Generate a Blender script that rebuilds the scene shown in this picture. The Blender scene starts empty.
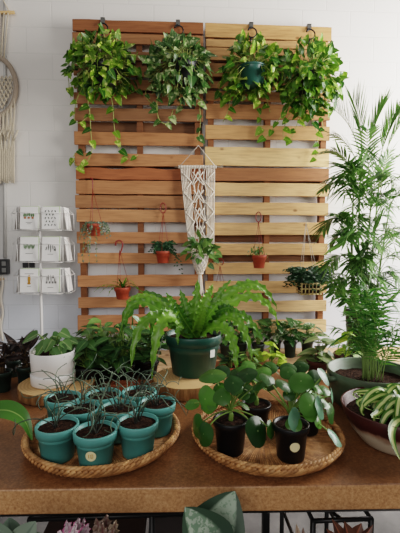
import bpy, bmesh, math, random
from mathutils import Vector, Matrix, Euler, noise
V = Vector
rng = random.Random(7)
SC = bpy.context.scene
COL = SC.collection
pi = math.pi

# ------------------------------------------------------------------ camera
ZC = 1.31
CAM = V((-0.211, -3.216, ZC))
cam_d = bpy.data.cameras.new('camera'); cam = bpy.data.objects.new('camera', cam_d); COL.objects.link(cam)
cam_d.sensor_fit = 'HORIZONTAL'; cam_d.sensor_width = 36; cam_d.lens = 36.0
cam.location = CAM
cam.rotation_euler = (math.radians(90 - 3.407), 0, math.radians(-3.1305))
SC.camera = cam
RM = Euler(cam.rotation_euler).to_matrix()
def ray(px, py): return RM @ V(((px - 200) / 400, -(py - 266.5) / 400, -1))
def onY(px, py, Y):
    d = ray(px, py); return CAM + d * ((Y - CAM.y) / d.y)
def onZ(px, py, Z):
    d = ray(px, py); return CAM + d * ((Z - CAM.z) / d.z)
def mpp(p): return ((p - CAM) @ (RM @ V((0, 0, -1)))) / 400      # metres in the place for one photo unit, at p
def crest(p): return (CAM - p).normalized()

def lin(c): c /= 255; return c / 12.92 if c <= .04045 else ((c + .055) / 1.055) ** 2.4
def C(r, g, b): return (lin(r), lin(g), lin(b), 1)

# ------------------------------------------------------------------ materials
class NT:
    def __init__(s, name):
        s.m = bpy.data.materials.new(name); s.m.use_nodes = True
        s.t = s.m.node_tree; s.n = s.t.nodes; s.l = s.t.links
        s.b = s.n['Principled BSDF']; s.out = s.n['Material Output']
    def add(s, t, **k):
        x = s.n.new(t)
        for a, v in k.items(): setattr(x, a, v)
        return x
    def link(s, a, b): s.l.new(a, b)
    def mapping(s, scale, coord='Object'):
        tc = s.add('ShaderNodeTexCoord'); mp = s.add('ShaderNodeMapping'); mp.inputs['Scale'].default_value = scale
        s.link(tc.outputs[coord], mp.inputs[0]); return mp.outputs[0]
    def noise(s, vec, scale, detail=4, rough=.55):
        x = s.add('ShaderNodeTexNoise'); x.inputs['Scale'].default_value = scale; x.inputs['Detail'].default_value = detail
        x.inputs['Roughness'].default_value = rough
        if vec is not None: s.link(vec, x.inputs['Vector'])
        return x.outputs[0]
    def ramp(s, fac, stops):
        x = s.add('ShaderNodeValToRGB'); e = x.color_ramp.elements
        while len(e) < len(stops): e.new(.5)
        for i, (p, c) in enumerate(stops): e[i].position = p; e[i].color = c
        s.link(fac, x.inputs[0]); return x.outputs[0]
    def mix(s, fac, a, b, mode='MIX'):
        x = s.add('ShaderNodeMix', data_type='RGBA', blend_type=mode)
        for sock, v in ((x.inputs[0], fac), (x.inputs[6], a), (x.inputs[7], b)):
            if hasattr(v, 'links') or isinstance(v, bpy.types.NodeSocket): s.link(v, sock)
            else: sock.default_value = v
        return x.outputs[2]
    def math(s, op, a, b=0., c=None):
        x = s.add('ShaderNodeMath', operation=op)
        for i, v in enumerate((a, b, c)):
            if v is None: continue
            if isinstance(v, bpy.types.NodeSocket): s.link(v, x.inputs[i])
            else: x.inputs[i].default_value = v
        return x.outputs[0]
    def attr(s, name):
        return s.add('ShaderNodeAttribute', attribute_name=name)
    def bump(s, h, strength=.3, dist=.01):
        x = s.add('ShaderNodeBump'); x.inputs['Strength'].default_value = strength; x.inputs['Distance'].default_value = dist
        s.link(h, x.inputs['Height']); s.link(x.outputs[0], s.b.inputs['Normal'])
    def col(s, c):
        if isinstance(c, bpy.types.NodeSocket): s.link(c, s.b.inputs['Base Color'])
        else: s.b.inputs['Base Color'].default_value = c
    def rough(s, r, spec=.5): s.b.inputs['Roughness'].default_value = r; s.b.inputs['Specular IOR Level'].default_value = spec

def plain(name, c, rough=.5, spec=.5, metal=0, var=.12, scale=30, bump=0):
    t = NT(name); v = t.noise(t.mapping((1, 1, 1)), scale)
    d = tuple(x * (1 - var) for x in c[:3]) + (1,); h = tuple(min(1, x * (1 + var)) for x in c[:3]) + (1,)
    t.col(t.ramp(v, [(.3, d), (.7, h)])); t.rough(rough, spec); t.b.inputs['Metallic'].default_value = metal
    if bump: t.bump(v, bump, .004)
    return t.m

def wood(name, scale=(1.6, 22, 22), rough=.62, knots=True):
    t = NT(name); tint = t.attr('tint').outputs['Color']
    g = t.noise(t.mapping(scale), 3, 6, .62)
    g2 = t.noise(t.mapping((1.2, 5, 5)), 2.2, 3)
    k = t.ramp(g, [(.3, (.70, .66, .62, 1)), (.5, (.98, .97, .96, 1)), (.72, (1.14, 1.13, 1.12, 1))])
    k2 = t.ramp(g2, [(.3, (.80, .76, .72, 1)), (.55, (1, 1, 1, 1)), (.8, (1.14, 1.13, 1.1, 1))])
    c = t.mix(1, t.mix(1, tint, k, 'MULTIPLY'), k2, 'MULTIPLY')
    if knots:
        vo = t.add('ShaderNodeTexVoronoi'); vo.inputs['Scale'].default_value = 4.2
        t.link(t.mapping((1, .6, 1.6)), vo.inputs['Vector'])
        kn = t.ramp(vo.outputs['Distance'], [(.045, (.32, .24, .18, 1)), (.10, (1, 1, 1, 1))])
        c = t.mix(.85, c, kn, 'MULTIPLY')
    t.col(c); t.rough(rough, .3); t.bump(g, .35, .004); return t.m

def leafmat(name, c0, c1, rib=None, rib_w=.08, varieg=None, vs=6, vt=.56, edge=None, edge_w=.75, tip=None, rough=.38, trans=.22, base=None, spec=.45):
    """c0-c1 leaf-to-leaf range; lf attribute = (across, along, leaf value)"""
    t = NT(name); a = t.attr('lf'); sep = t.add('ShaderNodeSeparateXYZ'); t.link(a.outputs['Vector'], sep.inputs[0])
    ac = t.math('ABSOLUTE', sep.outputs[0]); al = sep.outputs[1]; r = sep.outputs[2]
    c = t.mix(r, c0, c1)
    n = t.noise(t.mapping((1, 1, 1)), vs * 4, 3)
    c = t.mix(t.math('MULTIPLY', t.math('SUBTRACT', n, .35), .5), c, tuple(x * .55 for x in c0[:3]) + (1,))
    if varieg:
        n2 = t.noise(t.mapping((1, 1, 1)), vs * 9, 2, .5)
        f = t.ramp(t.math('ADD', n2, t.math('MULTIPLY', t.math('SUBTRACT', r, .5), .22)), [(vt, (0, 0, 0, 1)), (vt + .07, (1, 1, 1, 1))])
        c = t.mix(f, c, varieg)
    if edge:
        f = t.ramp(ac, [(edge_w - .08, (0, 0, 0, 1)), (edge_w + .06, (1, 1, 1, 1))]); c = t.mix(f, c, edge)
    if tip: c = t.mix(t.ramp(al, [(.7, (0, 0, 0, 1)), (1, (1, 1, 1, 1))]), c, tip)
    if base: c = t.mix(t.ramp(al, [(0, (1, 1, 1, 1)), (.5, (0, 0, 0, 1))]), c, base)
    if rib:
        f = t.ramp(ac, [(rib_w * .4, (.75, .75, .75, 1)), (rib_w * 1.6, (0, 0, 0, 1))]); c = t.mix(f, c, rib)
    t.col(c); t.rough(rough, spec)
    tr = t.add('ShaderNodeBsdfTranslucent'); t.link(c, tr.inputs[0])
    mx = t.add('ShaderNodeMixShader'); mx.inputs[0].default_value = trans
    t.link(t.b.outputs[0], mx.inputs[1]); t.link(tr.outputs[0], mx.inputs[2]); t.link(mx.outputs[0], t.out.inputs[0])
    return t.m

M = {}
def build_mats():
    # painted block wall
    t = NT('painted_block'); tc = t.add('ShaderNodeTexCoord'); sp = t.add('ShaderNodeSeparateXYZ'); t.link(tc.outputs['Object'], sp.inputs[0])
    cb = t.add('ShaderNodeCombineXYZ'); t.link(sp.outputs[0], cb.inputs[0]); t.link(sp.outputs[2], cb.inputs[1])
    br = t.add('ShaderNodeTexBrick'); t.link(cb.outputs[0], br.inputs['Vector'])
    br.inputs['Scale'].default_value = 1; br.inputs['Brick Width'].default_value = .40; br.inputs['Row Height'].default_value = .2
    br.inputs['Mortar Size'].default_value = .006; br.inputs['Mortar Smooth'].default_value = .6
    br.inputs['Color1'].default_value = (1, 1, 1, 1); br.inputs['Color2'].default_value = (.97, .97, .97, 1); br.inputs['Mortar'].default_value = (.93, .93, .93, 1)
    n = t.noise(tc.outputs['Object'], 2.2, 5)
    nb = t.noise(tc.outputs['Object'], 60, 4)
    reflect_paint = t.ramp(t.math('ADD', sp.outputs[2], t.math('MULTIPLY', n, .5)), [(.22, C(214, 218, 226)), (.36, C(226, 224, 221)), (.6, C(234, 229, 223))])  # cool window reflection put into the wall colour, bluer towards the floor
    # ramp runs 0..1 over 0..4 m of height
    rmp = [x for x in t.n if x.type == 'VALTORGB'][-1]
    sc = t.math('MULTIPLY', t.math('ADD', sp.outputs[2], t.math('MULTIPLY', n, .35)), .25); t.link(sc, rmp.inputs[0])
    c = t.mix(1, reflect_paint, br.outputs['Color'], 'MULTIPLY')
    t.col(c); t.rough(.6, .3)
    h = t.math('ADD', t.math('MULTIPLY', br.outputs['Fac'], -1), t.math('MULTIPLY', nb, .25)); t.bump(h, .25, .006)
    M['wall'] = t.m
    t = NT('concrete'); n = t.noise(t.mapping((1, 1, 1)), 3, 8, .65)
    t.col(t.ramp(n, [(.3, C(62, 60, 60)), (.55, C(96, 94, 94)), (.75, C(124, 120, 118))])); t.rough(.55); t.bump(n, .1, .01); M['concrete'] = t.m
    M['wood'] = wood('weathered_pallet_wood')
    M['plank'] = wood('bench_wood', (1.2, 14, 14))
    # chipboard table top
    t = NT('chipboard'); mp = t.mapping((1, 1, 1))
    n1 = t.noise(mp, 5, 5, .6); n2 = t.noise(mp, 160, 3, .7); n3 = t.noise(t.mapping((1, 2.2, 1)), 2.1, 4)
    c = t.ramp(n2, [(.3, C(112, 75, 49)), (.5, C(137, 95, 62)), (.7, C(160, 117, 80))])
    c = t.mix(1, c, t.ramp(n1, [(.3, (.72, .68, .64, 1)), (.7, (1.12, 1.1, 1.08, 1))]), 'MULTIPLY')
    c = t.mix(1, c, t.ramp(n3, [(.35, (.7, .66, .62, 1)), (.6, (1.05, 1.05, 1.05, 1))]), 'MULTIPLY')
    ge = t.add('ShaderNodeNewGeometry'); sn = t.add('ShaderNodeSeparateXYZ'); t.link(ge.outputs['Normal'], sn.inputs[0])
    up = t.ramp(sn.outputs[2], [(.3, (1, 1, 1, 1)), (.6, (0, 0, 0, 1))])
    raw = t.ramp(n2, [(.30, C(152, 106, 68)), (.5, C(182, 134, 90)), (.72, C(202, 158, 114))])
    c = t.mix(up, c, raw)
    t.col(c); t.rough(.36, .5); t.bump(n2, .06, .002); M['chip'] = t.m
    # cut wood rounds
    t = NT('cut_wood'); tc = t.add('ShaderNodeTexCoord'); w = t.add('ShaderNodeTexWave', wave_type='RINGS', rings_direction='Z')
    w.inputs['Scale'].default_value = 28; w.inputs['Distortion'].default_value = 3; w.inputs['Detail'].default_value = 3
    t.link(tc.outputs['Object'], w.inputs['Vector'])
    c = t.ramp(w.outputs[0], [(0, C(196, 156, 106)), (1, C(212, 174, 124))]); t.col(c); t.rough(.6, .3); M['round'] = t.m
    t = NT('bark'); n = t.noise(t.mapping((26, 26, 5)), 2, 6, .7)
    t.col(t.ramp(n, [(.3, C(96, 66, 40)), (.55, C(150, 110, 70)), (.75, C(184, 140, 94))])); t.rough(.85, .2); t.bump(n, .6, .006); M['bark'] = t.m
    t = NT('soil'); n = t.noise(t.mapping((1, 1, 1)), 120, 5, .7)
    t.col(t.ramp(n, [(.35, C(30, 20, 16)), (.55, C(58, 40, 31)), (.72, C(92, 66, 52))])); t.rough(.95, .1); t.bump(n, 1, .01); M['soil'] = t.m
    t = NT('wicker'); n = t.noise(t.mapping((1, 1, 1)), 40, 4, .65); a = t.attr('lf'); sx = t.add('ShaderNodeSeparateXYZ'); t.link(a.outputs['Vector'], sx.inputs[0])
    c = t.ramp(n, [(.3, C(132, 90, 54)), (.5, C(184, 134, 86)), (.72, C(214, 170, 120))])
    c = t.mix(1, c, t.ramp(sx.outputs[2], [(0, (.62, .58, .54, 1)), (1, (1.15, 1.12, 1.08, 1))]), 'MULTIPLY'); t.col(c); t.rough(.55, .4); M['wicker'] = t.m
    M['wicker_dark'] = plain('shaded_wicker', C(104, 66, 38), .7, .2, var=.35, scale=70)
    M['teal'] = plain('teal_plastic', C(84, 148, 142), .42, .5, var=.06)
    M['green_pot'] = plain('dark_green_plastic', C(28, 74, 64), .36, .5, var=.06)
    M['black_pot'] = plain('black_plastic', C(15, 15, 17), .42, .5, var=.1)
    M['dull_pot'] = plain('dull_green_plastic', C(24, 44, 36), .45, .5, var=.1)
    M['white_glaze'] = plain('white_glaze', C(240, 238, 236), .3, .5, var=.02)
    M['terracotta'] = plain('terracotta_plastic', C(158, 68, 46), .5, .4, var=.1)
    M['maroon'] = plain('maroon_glaze', C(84, 32, 32), .25, .6, var=.15)
    M['rust'] = plain('rust_clay', C(74, 40, 32), .6, .3, var=.2)
    M['red_wire'] = plain('red_plastic', C(128, 30, 26), .4, .5, var=.05)
    M['black_metal'] = plain('black_metal', C(14, 14, 15), .4, .5, var=.1)
    M['grey_metal'] = plain('grey_metal', C(110, 108, 104), .4, .5, metal=.6, var=.1)
    M['white_metal'] = plain('white_wire', C(226, 224, 222), .4, .5, var=.02)
    M['pale_wire'] = plain('pale_wire', C(170, 165, 158), .4, .5, var=.05)
    M['card'] = plain('card_paper', C(236, 234, 232), .7, .2, var=.02)
    M['card_green'] = plain('green_paper', C(176, 196, 148), .7, .2, var=.05)
    M['envelope'] = plain('grey_paper', C(150, 146, 142), .7, .2, var=.05)
    M['ink_green'] = plain('green_ink', C(92, 124, 78), .7, .2, var=.2)
    M['ink_dark'] = plain('dark_ink', C(42, 52, 46), .7, .2, var=.1)
    M['ink_rust'] = plain('rust_ink', C(178, 118, 84), .7, .2, var=.1)
    M['ink_tan'] = plain('tan_ink', C(190, 140, 62), .7, .2, var=.1)
    M['ink_grey'] = plain('grey_ink', C(120, 118, 116), .7, .2, var=.1)
    M['cord'] = plain('cotton_cord', C(226, 216, 202), .9, .1, var=.08, scale=200, bump=.3)
    M['cord_tan'] = plain('natural_cord', C(205, 192, 170), .9, .1, var=.12, scale=160, bump=.3)
    M['cord_wrap'] = plain('wrapped_hoop', C(168, 152, 136), .85, .15, var=.1, scale=90)
    M['stick'] = plain('driftwood', C(128, 116, 102), .8, .2, var=.25, scale=25)
    M['dowel'] = plain('dowel', C(196, 160, 112), .6, .3, var=.1)
    M['sticker'] = plain('cream_sticker', C(226, 214, 166), .6, .3, var=.02)
    M['white_sticker'] = plain('white_sticker', C(225, 226, 220), .6, .3, var=.02)
    M['pipe'] = plain('painted_pipe', C(196, 194, 190), .5, .4, var=.03)
    M['box'] = plain('dark_box', C(52, 52, 54), .5, .4, var=.1)
    M['socket'] = plain('grey_socket', C(128, 128, 126), .5, .4, var=.05)
    M['slat_basket'] = plain('pale_slats', C(176, 160, 112), .7, .3, var=.2, scale=40)
    M['dark_board'] = plain('dark_stained_board', C(58, 44, 40), .6, .3, var=.25, scale=9)
    M['grey_plate'] = plain('grey_slab', C(78, 76, 78), .6, .3, var=.12, scale=8)
    # two-tone bowl glaze: maroon above, cream below (height on the bowl)
    t = NT('two_tone_glaze'); tc = t.add('ShaderNodeTexCoord'); sp = t.add('ShaderNodeSeparateXYZ'); t.link(tc.outputs['Object'], sp.inputs[0])
    n = t.noise(t.mapping((1, 1, .35)), 30, 4); hh = t.math('ADD', sp.outputs[2], t.math('MULTIPLY', n, .035))
    c = t.ramp(hh, [(.058, C(190, 176, 154)), (.070, C(150, 118, 98)), (.078, C(66, 28, 26))])
    t.col(c); t.rough(.38, .45); M['two_tone'] = t.m
    t = NT('celadon_glaze'); n = t.noise(t.mapping((1, 1, 3)), 9, 5)
    t.col(t.ramp(n, [(.3, C(56, 66, 48)), (.5, C(78, 92, 70)), (.75, C(98, 122, 102))])); t.rough(.45, .4); M['celadon'] = t.m
    # foliage
    M['pothos'] = leafmat('pothos_leaf', C(36, 82, 16), C(126, 164, 42), rib=C(150, 180, 80), rib_w=.05, varieg=C(196, 206, 110), vs=4, vt=.60, rough=.34)
    M['pothos_pale'] = leafmat('pothos_pale_leaf', C(44, 82, 34), C(104, 138, 70), rib=C(160, 180, 120), rib_w=.05, varieg=C(182, 194, 140), vs=4, vt=.56, rough=.34)
    M['pothos_dark'] = leafmat('pothos_dark_leaf', C(28, 74, 16), C(108, 154, 38), rib=C(150, 180, 80), rib_w=.05, varieg=C(176, 196, 90), vs=4, vt=.63, rough=.32)
    M['vine'] = plain('vine_stem', C(148, 158, 86), .5, .3, var=.15)
    M['stem'] = plain('green_stem', C(108, 134, 62), .5, .3, var=.15)
    M['brown_stem'] = plain('brown_stem', C(88, 70, 48), .7, .2, var=.2)
    M['fern'] = leafmat('crisp_fern_frond', C(50, 102, 26), C(126, 174, 56), rib=C(120, 158, 66), rib_w=.08, rough=.32, trans=.3, vs=3)
    M['dark_fern'] = leafmat('dark_fern_leaf', C(24, 54, 32), C(50, 88, 48), rough=.5)
    M['palm'] = leafmat('palm_leaf', C(40, 82, 30), C(96, 138, 62), rib=C(130, 160, 84), rib_w=.1, rough=.38, trans=.3, vs=2)
    M['parlor'] = leafmat('parlor_palm_leaf', C(44, 96, 34), C(98, 150, 60), rough=.4, trans=.25, vs=2)
    M['cane'] = plain('palm_cane', C(128, 150, 88), .5, .3, var=.2, scale=12)
    M['pilea'] = leafmat('coin_leaf', C(22, 54, 20), C(84, 132, 48), rib=C(168, 186, 130), rib_w=.04, rough=.34, trans=.12, vs=4, spec=.4)
    M['pilea_pale'] = leafmat('coin_leaf_pale', C(60, 106, 78), C(96, 138, 110), rough=.34, trans=.12, vs=3, spec=.45)
    M['spider'] = leafmat('striped_leaf', C(180, 196, 116), C(206, 214, 146), edge=C(72, 114, 36), edge_w=.46, rough=.34, trans=.25, vs=2)
    M['frizzle'] = leafmat('wiry_leaf', C(44, 62, 48), C(104, 120, 98), base=C(34, 22, 26), rough=.5, trans=.0, vs=2)
    M['dark_leaf'] = leafmat('dark_purple_leaf', C(38, 30, 30), C(66, 52, 46), rib=C(90, 70, 62), rough=.35, trans=.08)
    M['arrow'] = leafmat('arrow_leaf', C(58, 92, 46), C(96, 132, 72), rib=C(146, 166, 110), rib_w=.1, rough=.35)
    M['bush'] = leafmat('bushy_leaf', C(48, 86, 38), C(116, 152, 74), rib=C(130, 156, 84), rib_w=.06, rough=.38)
    M['bush_dark'] = leafmat('bushy_dark_leaf', C(34, 68, 34), C(82, 122, 62), rib=C(120, 150, 90), rib_w=.06, rough=.36)
    M['silver'] = leafmat('silver_leaf', C(88, 132, 104), C(150, 182, 150), rib=C(60, 104, 70), rib_w=.14, rough=.36, edge=C(58, 100, 68), edge_w=.8)
    M['varieg'] = leafmat('marbled_leaf', C(44, 88, 42), C(98, 140, 76), varieg=C(196, 208, 176), vs=5, vt=.58, rough=.36)
    M['lime'] = leafmat('lime_leaf', C(118, 156, 40), C(176, 200, 70), rib=C(200, 214, 110), rough=.4, trans=.3)
    M['peperomia'] = leafmat('striped_round_leaf', C(70, 96, 54), C(120, 140, 84), rib=C(152, 160, 116), rib_w=.25, rough=.35)
    M['begonia'] = leafmat('begonia_leaf', C(132, 150, 130), C(170, 184, 166), edge=C(44, 66, 48), edge_w=.55, base=C(48, 66, 54), rough=.5, trans=.1, varieg=C(106, 132, 108), vs=14, vt=.5)
    M['grey_leaf'] = leafmat('grey_green_leaf', C(84, 104, 88), C(120, 134, 118), rib=C(76, 92, 80), rib_w=.12, rough=.5, trans=.1)
    M['pink_leaf'] = leafmat('pink_leaf', C(160, 142, 148), C(190, 180, 182), rib=C(120, 80, 104), rib_w=.12, edge=C(166, 86, 126), edge_w=.82, rough=.45)
    M['bronze_leaf'] = leafmat('bronze_leaf', C(96, 74, 66), C(160, 142, 120), rib=C(90, 40, 50), rib_w=.15, rough=.45)
    M['copper_leaf'] = leafmat('copper_leaf', C(50, 30, 24), C(92, 58, 42), rib=C(150, 90, 66), rib_w=.1, rough=.4)
    M['big_leaf'] = leafmat('broad_leaf', C(56, 104, 36), C(84, 130, 52), rib=C(150, 178, 100), rib_w=.05, rough=.28, trans=.2)
build_mats()

# ------------------------------------------------------------------ mesh collecting
class MB:
    def __init__(s): s.v = []; s.f = []; s.lf = []; s.sm = []; s.tint = None
    def add(s, vs, fs, lf=None, smooth=True):
        b = len(s.v); s.v.extend(vs); s.f.extend([tuple(i + b for i in f) for f in fs]); s.sm.extend([smooth] * len(fs))
        s.lf.extend(lf if lf else [(0, 0, .5)] * len(vs))
    def build(s, name, mat, parent=None, tint=None, bevel=0):
        o0 = parent['_o'] if parent else V((0, 0, 0))
        o0 = V(o0)
        me = bpy.data.meshes.new(name); me.from_pydata([tuple(V(p) - o0) for p in s.v], [], s.f)
        me.polygons.foreach_set('use_smooth', s.sm)
        a = me.attributes.new('lf', 'FLOAT_VECTOR', 'POINT'); a.data.foreach_set('vector', [x for t in s.lf for x in t])
        if tint:
            a = me.attributes.new('tint', 'FLOAT_COLOR', 'POINT'); a.data.foreach_set('color', list(tint) * len(s.v))
        me.materials.append(mat); me.update()
        o = bpy.data.objects.new(name, me); COL.objects.link(o)
        if parent: o.parent = parent['_e']
        if bevel:
            m = o.modifiers.new('edge', 'BEVEL'); m.width = bevel; m.segments = 2; m.limit_method = 'ANGLE'
        return o
    # shapes
    def box(s, x0, x1, y0, y1, z0, z1, rot=None, c=None):
        vs = [V((x, y, z)) for x in (x0, x1) for y in (y0, y1) for z in (z0, z1)]
        if rot is not None: vs = [V(c) + rot @ v for v in vs]
        s.add(vs, [(0, 1, 3, 2), (4, 6, 7, 5), (0, 4, 5, 1), (2, 3, 7, 6), (0, 2, 6, 4), (1, 5, 7, 3)], smooth=False)
    def board(s, x0, x1, y0, y1, z0, z1, wob=.0015, n=26, seed=0, dz=0):
        vs, fs = [], []
        for i in range(n + 1):
            u = i / n; x = x0 + (x1 - x0) * u
            a = noise.noise(V((x * 5, seed, 1))) * wob; b = noise.noise(V((x * 5, seed, 9))) * wob; e = noise.noise(V((x * 3, seed, 5))) * wob
            k = dz * (u - .5)
            vs += [V((x, y0 + e, z0 + a + k)), V((x, y0 + e, z1 + b + k)), V((x, y1, z1 + b + k)), V((x, y1, z0 + a + k))]
        for i in range(n):
            q = i * 4
            for j in range(4): fs.append((q + j, q + (j + 1) % 4, q + 4 + (j + 1) % 4, q + 4 + j))
        fs += [(0, 3, 2, 1), (n * 4, n * 4 + 1, n * 4 + 2, n * 4 + 3)]
        s.add(vs, fs, smooth=False)
    def tube(s, pts, r, seg=6, closed=False, rnd=.5):
        pts = [V(p) for p in pts]; n = len(pts)
        if n < 2: return
        rs = r if isinstance(r, (list, tuple)) else [r] * n
        vs, fs, lf = [], [], []; prev = None
        for i, p in enumerate(pts):
            if closed: d = pts[(i + 1) % n] - pts[i - 1]
            else: d = pts[min(i + 1, n - 1)] - pts[max(i - 1, 0)]
            d = d.normalized() if d.length > 1e-9 else V((0, 0, 1))
            if prev is None:
                h = V((0, 0, 1)) if abs(d.z) < .9 else V((1, 0, 0)); a = d.cross(h).normalized()
            else:
                a = prev - d * prev.dot(d); a = a.normalized() if a.length > 1e-6 else d.cross(V((.3, .9, .2))).normalized()
            b = d.cross(a); prev = a
            for j in range(seg):
                t = 2 * pi * j / seg; vs.append(p + (a * math.cos(t) + b * math.sin(t)) * rs[i]); lf.append((.5, i / max(1, n - 1), rnd))
        m = n if closed else n - 1
        for i in range(m):
            for j in range(seg):
                k = (i + 1) % n
                fs.append((i * seg + j, i * seg + (j + 1) % seg, k * seg + (j + 1) % seg, k * seg + j))
        if not closed: fs.append(tuple(range(seg - 1, -1, -1))); fs.append(tuple((n - 1) * seg + j for j in range(seg)))
        s.add(vs, fs, lf)
    def lathe(s, prof, c, seg=36, sx=1, sy=1, wob=0, seed=0):
        c = V(c); vs, fs = [], []
        for r, z in prof:
            for j in range(seg):
                t = 2 * pi * j / seg; k = 1 + wob * noise.noise(V((math.cos(t) * 1.7, math.sin(t) * 1.7, seed)))
                vs.append(c + V((r * sx * k * math.cos(t), r * sy * k * math.sin(t), z)))
        for i in range(len(prof) - 1):
            for j in range(seg): fs.append((i * seg + j, i * seg + (j + 1) % seg, (i + 1) * seg + (j + 1) % seg, (i + 1) * seg + j))
        s.add(vs, fs)
    def disc(s, c, r, z, seg=28, bump=.003, rings=4, seed=0):
        c = V(c); vs = [c + V((0, 0, z + bump))]; fs = []
        for i in range(1, rings + 1):
            for j in range(seg):
                t = 2 * pi * j / seg; q = r * i / rings
                vs.append(c + V((q * math.cos(t), q * math.sin(t), z + bump * (1 - (i / rings) ** 2) + noise.noise(V((q * math.cos(t) * 60, q * math.sin(t) * 60, seed))) * bump)))
        for j in range(seg): fs.append((0, 1 + j, 1 + (j + 1) % seg))
        for i in range(rings - 1):
            for j in range(seg): fs.append((1 + i * seg + j, 1 + (i + 1) * seg + j, 1 + (i + 1) * seg + (j + 1) % seg, 1 + i * seg + (j + 1) % seg))
        s.add(vs, fs)
    def strap(s, pts, ws, up=None, cup=.15, wave=0, wn=6, rnd=None, na=4, ph=0, twist=0):
        """a leaf blade along a path"""
        pts = [V(p) for p in pts]; n = len(pts); rnd = rng.random() if rnd is None else rnd
        vs, fs, lf = [], [], []
        for i, p in enumerate(pts):
            d = (pts[min(i + 1, n - 1)] - pts[max(i - 1, 0)]); d = d.normalized() if d.length > 1e-9 else V((0, 0, 1))
            u = V(up) if up is not None else V((0, 0, 1))
            sd = d.cross(u)
            if sd.length < .05: sd = d.cross(V((.2, -1, .1)))
            sd.normalize(); nm = sd.cross(d).normalized(); t = i / (n - 1)
            if twist:
                R = Matrix.Rotation(twist * t, 3, d); sd = R @ sd; nm = R @ nm
            for j in range(na + 1):
                x = -1 + 2 * j / na; w = ws[i]
                off = nm * (cup * w * (abs(x) ** 1.5))
                wv = 0
                if wave and abs(x) > .4: wv = wave * math.sin(wn * 2 * pi * t + ph + (0 if x > 0 else 1.9)) * abs(x)
                ed = 1 + (.30 * math.sin(wn * 2 * pi * t * 1.0 + ph + x + 1.2) if wave and abs(x) > .8 else 0)
                vs.append(p + sd * (x * w * ed) + off + nm * wv); lf.append((x, t, rnd))
        k = na + 1
        for i in range(n - 1):
            for j in range(na): fs.append((i * k + j, i * k + j + 1, (i + 1) * k + j + 1, (i + 1) * k + j))
        s.add(vs, fs, lf)
    def leaf(s, base, d, nrm, L, W, prof, droop=.15, cup=.15, n=7, rnd=None, na=4, wave=0, wn=4):
        d = V(d).normalized(); pts = []; nrm = V(nrm)
        nrm = nrm - d * nrm.dot(d)
        nrm = nrm.normalized() if nrm.length > 1e-4 else d.cross(V((1, .2, 0))).normalized()
        for i in range(n + 1):
            t = i / n; pts.append(V(base) + d * (L * t) - nrm * (droop * L * t * t))
        s.strap(pts, [prof(i / n) * W / 2 for i in range(n + 1)], up=nrm, cup=cup, rnd=rnd, na=na, wave=wave, wn=wn, ph=d.x * 9)
    def coin(s, c, nrm, r, dome=.12, seg=18, rnd=None, notch=.0, ang=0):
        """peltate round leaf, slightly domed"""
        nrm = V(nrm).normalized(); h = V((0, 0, 1)) if abs(nrm.z) < .9 else V((0, 1, 0)); a = h.cross(nrm).normalized(); b = nrm.cross(a)
        rnd = rng.random() if rnd is None else rnd; vs, lf, fs = [V(c)], [(0, 0, rnd)], []
        for i in (1, 2, 3):
            q = i / 3
            for j in range(seg):
                t = 2 * pi * j / seg; k = 1 - notch * max(0, math.cos(t - ang)) ** 8 * q
                vs.append(V(c) + (a * math.cos(t) + b * math.sin(t)) * (r * q * k * (1 + .04 * math.sin(3 * t + rnd * 6))) - nrm * (dome * r * q * q) + nrm * (.03 * r * q * math.sin(4 * t + rnd * 9)))
                lf.append((q, q, rnd))
        for j in range(seg): fs.append((0, 1 + j, 1 + (j + 1) % seg))
        for i in range(2):
            for j in range(seg): fs.append((1 + i * seg + j, 1 + (i + 1) * seg + j, 1 + (i + 1) * seg + (j + 1) % seg, 1 + i * seg + (j + 1) % seg))
        s.add(vs, fs, lf)

def heart(t): return max(0.02, max(0, math.sin(pi * min(1, (t * .86 + .14)) ** .62)) ** .85) if t < .999 else .02
def ovate(t): return max(.03, max(0, math.sin(pi * t ** .75)) ** .9) if 0 < t < .999 else .04
def lance(t): return max(.03, max(0, math.sin(pi * t ** .85)) ** 1.05) if 0 < t < .999 else .05
def linear(t): return min(1, t * 6 + .25) * (1 - t ** 3.5) + .02
def wide(t): return max(.03, max(0, math.sin(pi * (t * .9 + .1) ** .6)) ** .7) if t < .999 else .03

def bez(a, b, c, n=14):
    a, b, c = V(a), V(b), V(c); return [a * (1 - t) ** 2 + b * (2 * t * (1 - t)) + c * t * t for t in (i / n for i in range(n + 1))]
def smooth(pts, k=6):
    pts = [V(p) for p in pts]; out = []; n = len(pts)
    for i in range(n - 1):
        p0, p1, p2, p3 = pts[max(i - 1, 0)], pts[i], pts[i + 1], pts[min(i + 2, n - 1)]
        for j in range(k):
            t = j / k
            out.append(.5 * ((2 * p1) + (p2 - p0) * t + (2 * p0 - 5 * p1 + 4 * p2 - p3) * t * t + (3 * p1 - p0 - 3 * p2 + p3) * t ** 3))
    out.append(pts[-1]); return out

# ------------------------------------------------------------------ things
def thing(name, label, cat, loc, group=None):
    e = bpy.data.objects.new(name, None); COL.objects.link(e); e.location = loc; e.empty_display_size = .05
    e['label'] = label; e['category'] = cat
    if group: e['group'] = group
    return {'_e': e, '_o': V(loc)}
def tag(o, label, cat, group=None):
    o['label'] = label; o['category'] = cat
    if group: o['group'] = group
    return o
def struct(o): o['kind'] = 'structure'; return o
def rv(s=1): return V((rng.uniform(-s, s), rng.uniform(-s, s), rng.uniform(-s, s)))

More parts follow.
